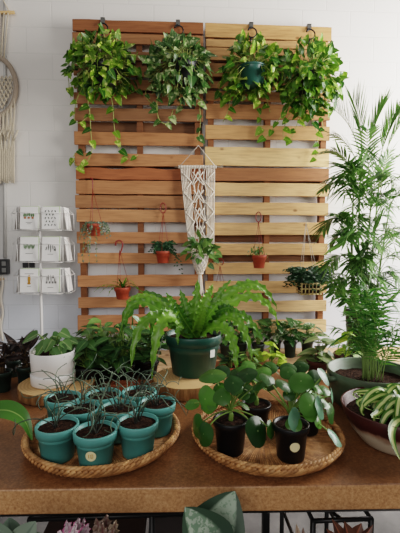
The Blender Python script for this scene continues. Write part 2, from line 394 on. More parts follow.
def pot(T, c, r0, r1, h, mat, lip=.014, soil=.012, soilm=None, seg=36, name='pot'):
    m = MB(); c = V(c); w = .0025; k = r1 - (r1 - r0) * lip / h
    m.lathe([(0, 0), (r0 * .92, 0), (r0, .004), (k - .001, h - lip), (r1 + .0015, h - lip), (r1 + .003, h - .002), (r1 + .002, h), (r1 - w, h), (r1 - w, h - lip), (r0 + (r1 - r0) * .6 - w, h * .55), (0, h * .55)], c, seg)
    m.build(name, mat, T)
    m = MB(); m.disc(c, r1 - w - .0005, h - soil, seed=c.x * 50, bump=.004); m.build('soil', soilm or M['soil'], T)
    return c + V((0, 0, h - soil))

def sticker(T, c, r0, r1, h, lip, az, zf, rad, mat, label, marks=None):
    """round label lying on the tapered side of a pot"""
    m = MB(); vs = []; fs = []; k = r1 - (r1 - r0) * lip / h
    def P(u, v, e):
        z = h * zf + v; rr = r0 + (k - r0) * z / (h - lip) + e; a = az + u / rr
        return V(c) + V((rr * math.sin(a), -rr * math.cos(a), z))
    vs.append(P(0, 0, .0012)); n = 20
    for i in (1, 2):
        for j in range(n): t = 2 * pi * j / n; vs.append(P(rad * i / 2 * math.cos(t), rad * i / 2 * math.sin(t), .0012))
    for j in range(n): fs.append((0, 1 + j, 1 + (j + 1) % n)); fs.append((1 + j, 1 + n + j, 1 + n + (j + 1) % n, 1 + (j + 1) % n))
    m.add(vs, fs); o = m.build('sticker', mat, T); o['label'] = label
    if marks:
        q = MB()
        for line in marks: q.tube([P(u * rad, v * rad, .0016) for u, v in line], rad * .06, 4)
        p = q.build('lettering', M['ink_tan'], T); p.parent = o; p.location = (0, 0, 0)

# ================================================================== setting
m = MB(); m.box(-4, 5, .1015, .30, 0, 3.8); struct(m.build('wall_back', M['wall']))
m = MB(); m.box(-4, 5, -5, .1015, -.12, 0); struct(m.build('floor', M['concrete']))

# ================================================================== pallets
Z0 = ZC - .7325
def zrow(px, py): return onY(px, py, 0).z
UL = [(20, 31.5), (33, 43.5), (51, 60), (65, 76), (79, 89), (92.5, 104), (108, 120.5), (132, 145), (153.5, 166)]
LL = [(168, 179.5), (180.5, 194), (195.5, 208), (209.5, 222), (232, 243.5), (253, 263.5), (275, 286.5), (297, 307.5), (315, 333)]
UR = [(24.5, 38.5), (40, 47.5), (48.5, 61), (64, 77), (82, 89), (92, 101), (104, 119), (125.5, 139.5), (147.5, 166)]
LR = [(168, 181), (183, 196), (202.5, 215), (222.5, 235), (243.5, 255), (262.5, 274), (281, 293), (301, 312), (320, 333)]
def pallet(label, x0, x1, rows, px, tones, log=False, seed=0, rear=()):
    zt, zb = zrow(px, rows[0][0]), zrow(px, rows[-1][1])
    T = thing('mounted_pallet', label, 'pallet', ((x0 + x1) / 2, .06, zb), 'pallets stacked into a wall rack')
    for i, (a, b) in enumerate(rows):
        m = MB(); t = tones[i]
        z1, z0 = zrow(px, a), zrow(px, b)
        m.board(x0 + rng.uniform(-.006, .006) + (.006 if x0 < -.5 or x0 > -.1 else .006), x1 - .006, -.001 + rng.uniform(-.003, .002), .018, z0, z1, .013 if log and i == 0 else .004, seed=seed + i * 3.1, dz=rng.uniform(-.006, .006))
        o = m.build('deck_board', M['wood'], T, tint=C(*t), bevel=.003)
        if log and i == 0: o['label'] = 'rough bark-edged top board'
    for j, f in enumerate((.02, .5, .98)):
        w = .045; xc = x0 + .03 + (x1 - x0 - .06) * f
        m = MB(); m.box(xc - w / 2, xc + w / 2, .020, .082, zb + .01, zt - .005); m.build('stringer', M['wood'], T, tint=C(120, 76, 46) if x0 < -.5 else C(138, 88, 54))
    for j, (a, b) in enumerate(rear):
        m = MB(); m.board(x0 + .01, x1 - .01, .084, .100, zrow(px, b), zrow(px, a), .002, seed=seed + 50 + j)
        m.build('rear_board', M['wood'], T, tint=C(126, 88, 60))
def lift(L, r, g, b): return [(min(255, x * r), min(255, y * g), min(255, z * b)) for x, y, z in L]
tl = [(140, 82, 46), (152, 98, 58), (140, 92, 56), (150, 100, 60), (156, 104, 62), (158, 104, 64), (140, 92, 56), (164, 104, 60), (168, 108, 64)]
bl = [(150, 82, 44), (168, 108, 64), (150, 98, 58), (176, 118, 72), (172, 112, 68), (176, 116, 70), (174, 114, 70), (176, 116, 72), (172, 112, 70)]
tr_ = [(190, 142, 90), (192, 146, 96), (186, 138, 90), (172, 124, 80), (176, 128, 82), (170, 120, 76), (168, 116, 74), (184, 136, 88), (212, 172, 118)]
br_ = [(148, 98, 62), (214, 174, 122), (206, 164, 112), (208, 166, 114), (206, 162, 110), (204, 162, 110), (206, 166, 114), (212, 176, 128), (214, 178, 130)]
tl, bl, tr_, br_ = lift(tl, 1.03, 1.11, 1.25), lift(bl, 1.05, 1.13, 1.28), lift(tr_, 1.03, 1.05, 1.08), lift(br_, 1.02, 1.02, 1.04)  # board colours include light from the right: left pallets darker, right ones lighter
pallet('upper left wooden pallet on the wall, darker brown boards, two pothos hanging on it', -1.0175, -.004, UL, 110, tl, seed=1, rear=((22, 34), (57, 68), (86, 97), (119, 132), (156, 166)))
pallet('lower left wooden pallet with rough bark-edged top board behind small terracotta pots', -1.0175, -.004, LL, 110, bl, True, seed=30, rear=((170, 182), (192, 199), (318, 330)))
pallet('upper right wooden pallet on the wall, lighter boards, two pothos hanging on it', .004, 1.0175, UR, 255, tr_, seed=60, rear=((28, 44), (58, 68), (72, 84), (150, 164)))
pallet('lower right pale wooden pallet behind the slatted basket of dark fern', .004, 1.0175, LR, 255, br_, seed=90, rear=((172, 184), (233, 242), (254, 262), (322, 331)))
ZTL = zrow(110, 20); ZTR = zrow(255, 24.5)

# ================================================================== tables
TZ = .76
TROT = Matrix.Rotation(math.radians(-1.9), 3, 'Z')
tc0 = onZ(200, 487, TZ)                                            # a point of the front edge
def tpt(u, v, z=0): return tc0 + TROT @ V((u, v, 0)) + V((0, 0, z))
T = thing('display_table', 'long brown chipboard table holding the trays of potted plants', 'table', (tc0.x, tc0.y + .35, 0))
m = MB(); vs = [tpt(u, v, z) for u in (-1.1, 1.15) for v in (0, .78) for z in (-.06, 0)]
m.add(vs, [(0, 1, 3, 2), (4, 6, 7, 5), (0, 4, 5, 1), (2, 3, 7, 6), (0, 2, 6, 4), (1, 5, 7, 3)], smooth=False)
m.build('table_top', M['chip'], T, bevel=.004)
for (u, v) in ((-1.0, .05), (1.05, .05), (-1.0, .72), (1.05, .72), (.158, .045)):
    m = MB(); p = tpt(u, v); m.box(p.x - .008, p.x + .008, p.y - .008, p.y + .008, 0, TZ - .061); m.build('leg', M['black_metal'], T)
for v in (.03, .74):
    m = MB(); m.tube([tpt(-1.02, v, -.072), tpt(1.07, v, -.072)], .010, 6); m.build('rail', M['black_metal'], T)

BZ = .42
T = thing('low_bench', 'low pale wooden bench against the wall under the pallets', 'bench', (0, -.4, 0))
m = MB()
for k in range(4): m.board(-1.02, 1.75, -.86 + k * .235, -.63 + k * .235, BZ - .035, BZ, .001, seed=k + 200)
m.build('bench_top', M['plank'], T, tint=C(188, 156, 120), bevel=.003)
for x in (-.95, 0, 1.65):
    for y in (-.8, .02): m = MB(); m.box(x - .03, x + .03, y - .03, y + .03, 0, BZ - .036); m.build('leg', M['plank'], T, tint=C(150, 118, 84))

# ================================================================== hanging pothos
def clip_hook(px, ztop, label):
    p = onY(px, 30, 0); x = p.x
    T = thing('hanging_hook', label, 'hook', (x, -.01, ztop), 'black hooks over the pallet top')
    m = MB(); m.box(x - .016, x + .016, -.012, -.0055, ztop - .035, ztop + .012); m.box(x - .016, x + .016, -.012, .03, ztop + .0075, ztop + .0125)
    m.build('clip', M['grey_metal'], T)
    zc = ztop - .075; pts = []
    for k in range(15): a = math.radians(150 - k * 21); pts.append(V((x + .036 * math.cos(a) + .004, -.024, zc + .036 * math.sin(a))))
    pts += [V((x + .0, -.024, zc - .05)), V((x - .012, -.024, zc - .066)), V((x - .004, -.024, zc - .082)), V((x + .012, -.024, zc - .078))]
    pts = [V((x - .002, -.018, ztop - .028)), V((x - .02, -.022, ztop - .04))] + smooth(pts, 3)
    m = MB(); m.tube(pts, .0055, 6); m.build('hook', M['black_metal'], T)
    return V((x, -.03, zc - .085))

def pothos(label, px, py, rx_px, rz_px, ztop, lmat, n, vines, hooklabel, potcol, seed, pot_px=None, show=False):
    global rng
    rng = random.Random(seed)
    hk = clip_hook(px, ztop, hooklabel)
    Y = -.19
    c = onY(pot_px[0] if pot_px else px, pot_px[1] if pot_px else py + 4, Y)
    T = thing('hanging_pothos', label, 'hanging plant', c, 'pothos hanging from the pallet top')
    r1, h = .105, .15
    base = c - V((0, 0, h * .6)); top = pot(T, base, .078, r1, h, potcol)
    m = MB()
    for k in range(3):
        a = 2 * pi * k / 3 + .5; e = base + V((r1 * math.cos(a), r1 * math.sin(a), h)); m.tube([hk + V((0, -.006, .004)), e], .0022, 5)
    m.build('hanger_wire', M['black_metal'], T)
    fol, st = MB(), MB()
    fc = onY(px, py, Y + .01); s = mpp(fc); rx, rz, ry = rx_px * s, rz_px * s, .15
    for i in range(n):
        while True:
            q = rv(1)
            if .3 < q.length < 1 and q.y < .75 and not (show and q.z < .1 and abs(q.x) < .26 and abs(q.z + .2) < .3 and q.y < -.1): break
        q = q * (rng.uniform(.7, 1.1) / q.length) if rng.random() < .7 else q
        p = fc + V((q.x * rx, min(q.y * ry, -Y - .06 - .01), q.z * rz))
        if p.y > -.045: p.y = -.045 - rng.random() * .03
        if not show and abs(q.x) < .4 and -.6 < q.z < .3 and rng.random() < .5: p.y = Y - .115 - rng.random() * .03
        out = V((q.x, q.y * .6 - .25, q.z * .5)).normalized()
        d = (out * .55 + V((0, 0, -.75)) + rv(.55)).normalized()
        d = (out * .7 + V((0, 0, -.45 if q.z < .35 else .35)) + rv(.75)).normalized(); nm = (V((q.x * .5, -.85, .5)) + rv(.7))
        L = rng.uniform(.046, .09); fol.leaf(p - d * (L * .35), d, nm, L, L * rng.uniform(.62, .78), heart, droop=rng.uniform(.05, .3), cup=rng.uniform(.05, .3), rnd=rng.random())
        if rng.random() < .5:
            a = top + V((rng.uniform(-.05, .05), rng.uniform(-.05, .05), 0)); b = p - d * (L * .35)
            if a.z > b.z - .05 or True:
                mid = (a + b) / 2 + V((0, -.02, max(.03, .05 + (a.z - b.z) * .4))); st.tube(bez(a, mid, b, 7), .0022, 4)
    for v in vines:
        pts = []
        for k, q in enumerate(v):
            t = k / max(1, len(v) - 1); pts.append(onY(q[0], q[1], -.16 + .115 * min(1, t * 1.5)))
        path = smooth([top + V((rng.uniform(-.04, .04), -.05, .01))] + pts if v[0][1] < py + rz_px + 4 else pts, 6)
        st.tube(path, .0026, 5); acc = 0
        for a, b in zip(path, path[1:]):
            acc += (b - a).length
            if acc > rng.uniform(.055, .085) and b.z < fc.z - rz * .5:
                acc = 0; L = rng.uniform(.05, .085); sd = rng.choice((-1, 1))
                d = V((sd * rng.uniform(.3, 1), -.25, -rng.uniform(.3, 1)))
                fol.leaf(b, d, V((rng.uniform(-.4, .4), -1, .5)), L, L * .72, heart, droop=.15, cup=.15)
    fol.build('foliage', lmat, T); st.build('vines', M['vine'], T)

pothos('golden pothos hanging top left, leftmost of the four, long curling vines', 103, 66, 35, 31, ZTL, M['pothos'], 340,
       [[(80, 92), (75, 108), (74, 118), (79, 123), (88, 116), (90, 108)], [(89, 95), (90, 115), (91, 135), (92, 150), (86, 163), (77, 166), (73, 158), (78, 150)],
        [(110, 92), (113, 108), (114, 125), (117, 143), (121, 151), (129, 159), (138, 155)], [(128, 82), (131, 92), (137, 90)], [(72, 70), (69, 85), (71, 98)]],
       'black hook over the pallet top holding the leftmost pothos', M['black_pot'], 11, (104, 74))
pothos('pale marbled pothos hanging second from the left, beside the pallet seam', 178, 69, 33, 31, ZTL, M['pothos_pale'], 320,
       [[(160, 92), (157, 108), (159, 119), (166, 124), (171, 116), (173, 110)], [(197, 95), (200, 112), (200, 128), (197, 142)], [(208, 75), (211, 84), (207, 92)], [(150, 85), (146, 96), (152, 104)], [(180, 95), (182, 108)]],
       'black hook over the pallet top holding the pale marbled pothos', M['black_pot'], 12, (184, 72))
pothos('pothos hanging third from the left with its dark green pot showing', 251, 70, 30, 30, ZTR, M['pothos'], 260,
       [[(234, 85), (228, 94), (220, 96), (214, 92)], [(232, 90), (229, 108), (223, 122)], [(258, 92), (258, 106), (260, 120), (263, 134)], [(265, 95), (270, 112)], [(222, 80), (219, 90), (226, 100)]],
       'black hook over the pallet top holding the pothos with visible pot', M['green_pot'], 13, (252, 76), True)
pothos('full bright pothos hanging at the pallet corner, rightmost of the four', 309, 79, 33, 36, ZTR, M['pothos_dark'], 360,
       [[(292, 110), (286, 122), (283, 134), (287, 145)], [(310, 112), (316, 130), (318, 146), (315, 160)], [(300, 110), (296, 128), (290, 140)], [(325, 100), (322, 118), (324, 132)], [(336, 84), (341, 96), (337, 102)], [(280, 118), (272, 130), (262, 140)]],
       'black hook over the pallet top holding the rightmost pothos', M['black_pot'], 14, (309, 84))

# ================================================================== small terracotta hanging pots
def small_hang(label, px, rim_y, bot_y, w, hook_px, hook_y, plant, seed, hookstyle):
    global rng
    rng = random.Random(seed)
    Y = -.085; c0 = onY(px, bot_y, Y); s = mpp(c0); h = (bot_y - rim_y) * s; r1 = w * s / 2
    T = thing('hanging_terracotta_pot', label, 'hanging pot', c0, 'terracotta pots hung on the lower pallets')
    top = pot(T, c0, r1 * .74, r1, h, M['terracotta'], lip=h * .3, soil=.01)
    hp = onY(hook_px, hook_y, -.03); m = MB()
    for k in range(3):
        a = 2 * pi * k / 3 + .4; e = c0 + V((r1 * .95 * math.cos(a), r1 * .95 * math.sin(a), h)); m.tube([hp + V((0, 0, -.055)), (hp + V((0, 0, -.055)) + e) / 2 + V((0, 0, 0)), e], .0017, 5)
    m.build('hanger_wire', M['red_wire'], T)
    m = MB()
    if hookstyle == 'loop':
        m.tube([hp + V((.022 * math.sin(a) * (1 if abs(a) < 2.6 else .6), 0, .012 + .04 * math.cos(a) - .02)) for a in [k * 2 * pi / 18 - pi for k in range(19)]] + [hp + V((0, 0, -.06))], .0042, 6)
    elif hookstyle == 'big':
        pts = [hp + V((-.03, 0, -.02)), hp + V((-.028, 0, .006)), hp + V((-.008, 0, .02)), hp + V((.016, 0, .012)), hp + V((.024, 0, -.012)), hp + V((.016, 0, -.05)), hp + V((.006, 0, -.075)), hp + V((.0, 0, -.095))]
        m.tube(smooth(pts, 4), .006, 6)
    else:
        pts = [hp + V((0, 0, -.058)), hp + V((0, 0, .02)), hp + V((-.012, .0, .04)), hp + V((-.018, .016, .03))]
        m.tube(smooth(pts, 4), .0035, 6)
    m.build('hook', M['red_wire'], T)
    plant(T, top, c0, s)

def plant_trailing(T, top, c0, s):
    f, st = MB(), MB()
    for k in range(16):
        a = rng.uniform(0, 2 * pi); L = rng.choice((.06, .09, .12, .22, .30)) if math.cos(a) < .3 else rng.uniform(.05, .12)
        p = top + V((.02 * math.cos(a), .02 * math.sin(a), 0)); r = rng.uniform(.06, .09)
        pts = bez(p, p + V((r * math.cos(a), -abs(r * math.sin(a)) * .6, .06)), p + V((r * math.cos(a) * 1.15, -abs(r * math.sin(a)) * .7 - .02, .02 - L)), 12); st.tube(pts, .0012, 4)
        for q in pts[2:]:
            for e in range(2): f.leaf(q, rv(1), V((0, -1, .4)) + rv(.4), rng.uniform(.012, .02), .011, ovate, n=3, na=2)
    f.build('foliage', M['grey_leaf'], T); st.build('stems', M['stem'], T)
def plant_ferny(T, top, c0, s):
    f = MB()
    for k in range(34):
        a = rng.uniform(0, 2 * pi); R = rng.uniform(.05, .10); p = top
        tip = p + V((R * math.cos(a), -abs(R * math.sin(a)) * .6 + .01, rng.uniform(-.01, .09)))
        pts = bez(p, p + V((R * .5 * math.cos(a), 0, rng.uniform(.06, .12))), tip, 8); f.strap(pts, [.0022] * 9, na=2)
        for q in pts[2:]:
            for e in (-1, 1): f.leaf(q, V((e * .8, -.3, rng.uniform(-.4, .5))), V((0, -1, .5)), rng.uniform(.02, .03), .012, ovate, n=3, na=2)
    for k in range(3):
        p = top + V((.05, -.03, .0)); pts = bez(p, p + V((.06 + k * .012, -.02, .03)), p + V((.05 + .02 * k, -.02, -.10 - .03 * k)), 10)
        for q in pts[2:]: f.leaf(q, V((rng.choice((-1, 1)), -.3, -.3)), V((0, -1, .5)), .02, .012, ovate, n=3, na=2)
    f.build('foliage', M['dark_fern'], T)
def plant_fronds(T, top, c0, s):
    f = MB()
    for (tx, ty, cx, cy) in ((94, 292, 104, 280), (100, 293, 110, 281), (108, 296, 112, 284), (138, 288, 130, 279), (134, 283, 127, 277), (112, 282, 117, 280), (127, 277, 125, 281), (118, 278, 121, 282), (143, 294, 134, 282)):
        b = onY(cx, cy, -.12); t = onY(tx, ty, -.14); pts = bez(top, b, t, 10)
        f.strap(pts, [.011 * linear(i / 10) for i in range(11)], wave=.004, wn=4, cup=.2)
    f.build('fronds', M['fern'], T)
def plant_thin(T, top, c0, s):
    f = MB()
    for k in range(20):
        a = rng.uniform(0, 2 * pi); R = rng.uniform(.03, .1); tip = top + V((R * math.cos(a) - .02, -.04 * abs(math.sin(a)), rng.uniform(.0, .07)))
        pts = bez(top, top + V((R * .4 * math.cos(a), 0, .06)), tip, 8); f.strap(pts, [.0016] * 9, na=2)
        for q in pts[4::2]: f.leaf(q, rv(1), V((0, -1, .4)), rng.uniform(.016, .026), .012, ovate, n=3, na=2)
    f.build('foliage', M['bush'], T)
small_hang('terracotta pot of grey-green trailing plant, highest of the small hanging pots', 95, 224, 236, 15.5, 92.5, 183, plant_trailing, 21, 'plain')
small_hang('terracotta hanging pot of ferny dark green plant left of the macrame hanger', 163, 251, 263, 14.5, 163, 207, plant_ferny, 22, 'loop')
small_hang('terracotta hanging pot with dark red hook and small wavy fronds, lowest one', 122.5, 287, 299, 15.5, 119.5, 243, plant_fronds, 23, 'big')
small_hang('terracotta hanging pot with red loop hook on the pale lower right pallet', 259, 255, 268, 14, 258.5, 216, plant_thin, 24, 'loop')

# empty red wire hanger beside the macrame pouch
hp = onY(220, 262, -.03); m = MB()
m.tube([hp + V((.028 * math.sin(a), 0, .028 * math.cos(a))) for a in [k * 2 * pi / 16 - 2.0 for k in range(13)]], .004, 6)
for dx in (-.03, .0, .03): m.tube([hp + V((.0, 0, -.03)), hp + V((dx * .5, -.01, -.1)), hp + V((dx, -.02, -.16))], .0018, 5)
tag(m.build('hanging_wire', M['red_wire']), 'empty red wire pot hanger beside the macrame plant pouch', 'hanger')

# slatted basket with dark fern
rng = random.Random(31)
c = onY(308.5, 294, -.10); s = mpp(c)
T = thing('hanging_basket', 'pale slatted basket of dark fern hanging on the lower right pallet', 'hanging basket', c)
m = MB(); W = .085; H = .095
for k in range(5):
    z = c.z + .006 + k * H / 4.6
    for e in (-1, 1):
        if k % 2 == 0: m.tube([c + V((-W, e * .055, z - c.z)), c + V((W, e * .055, z - c.z))], .006, 6)
        else: m.tube([c + V((e * W * .93, -.06, z - c.z)), c + V((e * W * .93, .06, z - c.z))], .006, 6)
for k in range(6):
    x = -W * .85 + k * W * .34; m.tube([c + V((x, -.058, 0)), c + V((x, -.058, H))], .0045, 5); m.tube([c + V((x, -.055, .003)), c + V((x, .055, .003))], .005, 5)
m.build('basket', M['slat_basket'], T)
m = MB(); m.box(c.x - W * .86, c.x + W * .86, c.y - .045, c.y + .045, c.z + .012, c.z + H * .8); m.build('soil', M['soil'], T)
m = MB(); hp = onY(306, 223, -.03)
for dx in (-.07, .07):
    for dy in (-.045, .045): m.tube([hp, c + V((dx, dy, H))], .0015, 4)
m.tube(smooth([hp, hp + V((.004, 0, .015)), hp + V((-.006, 0, .03)), hp + V((.004, .018, .04))], 3), .002, 5)
m.build('hanger_wire', M['pale_wire'], T)
f = MB(); p0 = c + V((0, 0, H * .8))
for k in range(150):
    a = rng.uniform(0, 2 * pi); R = rng.uniform(.05, .22); tip = p0 + V((R * math.cos(a), -abs(R * math.sin(a)) * .55 + .02, rng.uniform(-.03, .15)))
    pts = bez(p0 + V((rng.uniform(-.05, .05), 0, 0)), p0 + V((R * .6 * math.cos(a), -.01, rng.uniform(.06, .14))), tip, 9)
    f.strap(pts, [.002] * 10, na=2)
    for q in pts[2:]:
        for e in (-1, 1): f.leaf(q, V((e * rng.uniform(.4, 1), -.4, rng.uniform(-.6, .4))), V((0, -1, .6)), rng.uniform(.024, .040), .013, lance, n=3, na=2)
f.build('foliage', M['dark_fern'], T)

# ================================================================== macrame plant hanger
rng = random.Random(41)
Ym = -.045
def mp_(px, py, dy=0): return onY(px, py, Ym + dy)
c = mp_(199, 167)
T = thing('macrame_hanging', 'white macrame plant hanger on a driftwood stick between the pallets', 'macrame', c)
m = MB(); pts = [mp_(174.5 + 48.5 * k / 12, 167 + .5 * math.sin(k * 1.7), .004) + V((0, 0, .002 * math.sin(k * 2.3))) for k in range(13)]
m.tube(pts, [.006 + .0022 * math.sin(k * 1.9) for k in range(13)], 8); m.tube([pts[11], pts[11] + V((.03, -.006, .012))], [.005, .003], 6); m.build('stick', M['stick'], T)
m = MB(); ap = mp_(198.5, 145.5)
m.tube([mp_(179, 167), ap, mp_(216, 167)], .0032, 6)
for px in (179, 216): m.tube([mp_(px, 167) + V((0, .0115 * math.cos(a), .0115 * math.sin(a))) for a in [k * pi / 5 for k in range(10)]], .0035, 5, True)
m.build('hanging_cord', M['cord'], T)
m = MB()
def edge(y):                                       # left and right edges of the knotted panel going down
    t = max(0, (y - 168) / (255 - 168))
    return 181 + 9.5 * t ** 1.2, 214.5 + 0.0 * t - 1 * t
ncord = 22
for k in range(ncord):
    u = k / (ncord - 1); pts = []
    for j in range(19):
        y = 167 + j * 4.9; l, r = edge(y); x = l + (r - l) * u
        inner = abs(u - .5) < .24
        if inner: x += (1.5 if (k % 2) else -1.5) * math.sin(j * .9 + (k // 2) * 1.3)
        pts.append(mp_(x, y, -.004 + .003 * math.sin(j * .9 + k)))
    if inner and k % 4 in (1, 2): continue
    m.tube(smooth(pts, 2), .0042 if not (abs(u - .5) < .24) else .0034, 5)
    for a in range(3): pass
for side in (0, 1):                                 # knotted diagonals down both borders
    for z in range(4):
        y0 = 172 + z * 20
        for sg in (0, 1):
            a, b = (y0, y0 + 10) if sg == 0 else (y0 + 10, y0 + 20)
            l0, r0 = edge(a); l1, r1 = edge(b); f0, f1 = ((.0, .30) if sg == 0 else (.30, .0))
            if side: f0, f1 = 1 - f0, 1 - f1
            m.tube([mp_(l0 + (r0 - l0) * f0, a, -.010), mp_(l1 + (r1 - l1) * f1, b, -.010)], .0046, 6)
for z in range(4):                                  # crossing cords in the open middle
    y0 = 172 + z * 18
    for a, b in ((.34, .66), (.66, .34), (.5, .30), (.5, .70)):
        l0, r0 = edge(y0); l1, r1 = edge(y0 + 13); m.tube(smooth([mp_(l0 + (r0 - l0) * a, y0, -.008), mp_(l0 + (r0 - l0) * (a + b) / 2, y0 + 7, -.013), mp_(l1 + (r1 - l1) * b, y0 + 13, -.008)], 3), .005, 6)
for k in range(ncord):                              # lark's head knots on the stick
    u = k / (ncord - 1); p = mp_(181 + 33.5 * u, 167); m.tube([p + V((0, .011 * math.cos(a), .011 * math.sin(a))) for a in [q * 2 * pi / 8 for q in range(8)]], .0052, 5, True)
m.build('knotted_panel', M['cord'], T)
m = MB(); pc = onY(200, 262, -.13); pr = .062        # pouch round the plant
for k in range(10):
    a0 = 2 * pi * k / 10
    for sg in (-1, 1):
        pts = []
        for j in range(9):
            t = j / 8; a = a0 + sg * t * 2.2; rr = pr * (1.05 - .75 * t ** 1.8); pts.append(pc + V((rr * math.cos(a), rr * math.sin(a), .06 - .15 * t)))
        m.tube(pts, .004, 5)
m.tube([pc + V((pr * 1.07 * math.cos(a), pr * 1.07 * math.sin(a), .06)) for a in [k * 2 * pi / 20 for k in range(20)]], .005, 6, True)
for a, px in ((pi * .85, 189.5), (pi * .15, 213), (pi * .5, 200)): m.tube([mp_(px, 250), pc + V((pr * math.cos(a), pr * math.sin(a), .06))], .005, 6)
m.build('plant_pouch', M['cord'], T)
m = MB()
for k in range(16):
    a = 2 * pi * k / 16; rr = .017 * (1 - .5 * (k % 2)); p = pc + V((0, 0, -.092)); m.tube(smooth([p + V((rr * .5 * math.cos(a), rr * .5 * math.sin(a), .02)), p + V((rr * .8 * math.cos(a), rr * .8 * math.sin(a), -.05)), p + V((rr * 1.5 * math.cos(a + .3), rr * 1.3 * math.sin(a), -.15 - .02 * rng.random()))], 3), .0035, 5)
m.tube([pc + V((.02 * math.cos(a), .02 * math.sin(a), -.088)) for a in [k * 2 * pi / 10 for k in range(10)]], .008, 6, True)
m.build('tassel', M['cord'], T)
T = thing('pouch_plant', 'leafy green plant held in the macrame pouch', 'potted plant', pc)
q = MB(); q.lathe([(0, -.07), (.022, -.07), (.046, -.01), (.052, .045), (.048, .045), (.044, .0), (0, .0)], pc, 24); q.build('pot', M['white_glaze'], T)
q = MB(); q.disc(pc, .046, .03); q.build('soil', M['soil'], T)
f, st = MB(), MB(); b = pc + V((0, 0, .035))
for k in range(64):
    a = rng.uniform(0, 2 * pi); R = rng.uniform(.0, .12); z = rng.uniform(.0, .19) * (1 - (R / .2)); p = b + V((R * math.cos(a), -abs(R * math.sin(a)) * .7 + .01, z))
    d = V((math.cos(a) * .7, -.4, rng.uniform(-.7, .6))) + rv(.3); L = rng.uniform(.05, .085); f.leaf(p, d, V((math.cos(a) * .4, -.8, .6)) + rv(.3), L, L * .48, ovate, droop=.2)
    if k % 2: st.tube(bez(b, (b + p) / 2 + V((0, 0, .04)), p, 6), .002, 4)
for tx, ty in ((214, 258), (217, 252), (209, 264)):
    p = onY(tx, ty, -.12); st.tube(bez(b, (b + p) / 2 + V((0, 0, .05)), p, 6), .002, 4); f.leaf(p, V((.6, -.2, -.6)), V((0, -1, .4)), .06, .045, heart)
f.build('foliage', M['bush'], T); st.build('stems', M['stem'], T)

# ================================================================== left wall: hoop macrame, pipe, outlet box, lower macrame
Yw = .07
T = thing('macrame_hanging', 'hoop macrame wall hanging with long fringe at the left edge', 'macrame', onY(-6, 90, Yw))
m = MB(); hc = onY(-8, 86, Yw); s = mpp(hc); a0, b0 = 23.5 * s, 30 * s
m.tube([hc + V((a0 * math.cos(t), 0, b0 * math.sin(t))) for t in [k * 2 * pi / 40 for k in range(40)]], .019, 8, True); m.build('hoop', M['cord_wrap'], T)
m = MB(); m.tube([onY(-30, 13, Yw), onY(14.5, 12.5, Yw)], .013, 8); m.build('dowel', M['dowel'], T)
m = MB()
for k in range(9): m.tube([onY(-24 + k * 4, 13, Yw - .01), onY(-20 + k * 3, 58, Yw - .012)], .006, 5)
m.tube([onY(-26, 13, Yw), onY(-8, -22, Yw), onY(10, 13, Yw)], .005, 5); m.build('hanging_cord', M['cord_tan'], T)
m = MB()
for k in range(15):                                  # net inside the hoop
    for sg in (-1, 1):
        x0 = -34 + k * 4; pts = []
        for j in range(10):
            y = 76 + j * 3.6; x = x0 + sg * (j * 1.8)
            if ((x + 8) / 21) ** 2 + ((y - 86) / 28) ** 2 < 1: pts.append(onY(x, y, Yw - .008 - .003 * sg))
        if len(pts) > 1: m.tube(pts, .0055, 5)
m.build('net', M['cord_tan'], T)
m = MB()
for k in range(24):
    x = -31 + k * 1.95; yy = 86 + 30 * math.sqrt(max(0.02, 1 - ((x + 8) / 23.5) ** 2)); pts = []
    for j in range(8):
        t = j / 7; pts.append(onY(x + (.8 if k % 2 else -.8) * math.sin(j * 1.6) * (1 if t < .6 else 0), yy + (182 - yy + rng.uniform(-1, 2)) * t, Yw - .012))
    m.tube(pts, .0068, 5)
for k in range(6): m.tube([onY(-30 + k * 8, 130, Yw - .022), onY(-26 + k * 8, 140, Yw - .024), onY(-22 + k * 8, 130, Yw - .022)], .007, 5)
m.build('fringe', M['cord_tan'], T)
m = MB(); m.tube([onY(5, -30, .087), onY(4.6, 258, .087)], .0125, 10); tag(m.build('wall_mounted_conduit_pipe', M['pipe']), 'thin grey conduit pipe running down the wall to the outlet box', 'pipe')
p = onY(4, 266.5, .1); T = thing('outlet_box', 'dark wall outlet box with four sockets below the conduit pipe', 'outlet', p)
s = mpp(p); m = MB(); m.box(p.x - 7 * s, p.x + 6 * s, .045, .1012, p.z - 7.5 * s, p.z + 7.5 * s); m.build('box', M['box'], T, bevel=.004)
for dx in (-3.2, 2.8):
    for dz in (-3.2, 3.2): m = MB(); m.box(p.x + (dx - 2) * s, p.x + (dx + 2) * s, .039, .0445, p.z + (dz - 2.2) * s, p.z + (dz + 2.2) * s); m.build('outlet', M['socket'], T, bevel=.004)
p = onY(29.5, 264.5, .11); s = mpp(p); T = thing('wall_mounted_switch', 'pair of black square switches on the wall behind the card rack', 'switch', p)
for dx in (-3.2, 3.2): m = MB(); m.box(p.x + (dx - 2.6) * s, p.x + (dx + 2.6) * s, .086, .1012, p.z - 3 * s, p.z + 3 * s); m.build('plate', M['box'], T, bevel=.002)
T = thing('macrame_hanging', 'white knotted macrame at the left edge, below the outlet box', 'macrame', onY(-14, 310, .08)); m = MB()
for k in range(14):
    pts = [onY(-26 + k * 2.15 + (.9 if k % 2 else -.9) * math.sin(j * 1.4), 280 + j * 6.5 - abs(k - 6) * .6, .08 + .004 * math.sin(j + k)) for j in range(11)]
    m.tube(smooth(pts, 2), .0095, 5)
m.build('knotted_panel', M['cord'], T); m = MB(); m.tube([onY(-28, 279, .085), onY(4, 279, .085)], .009, 7); m.build('dowel', M['dowel'], T)

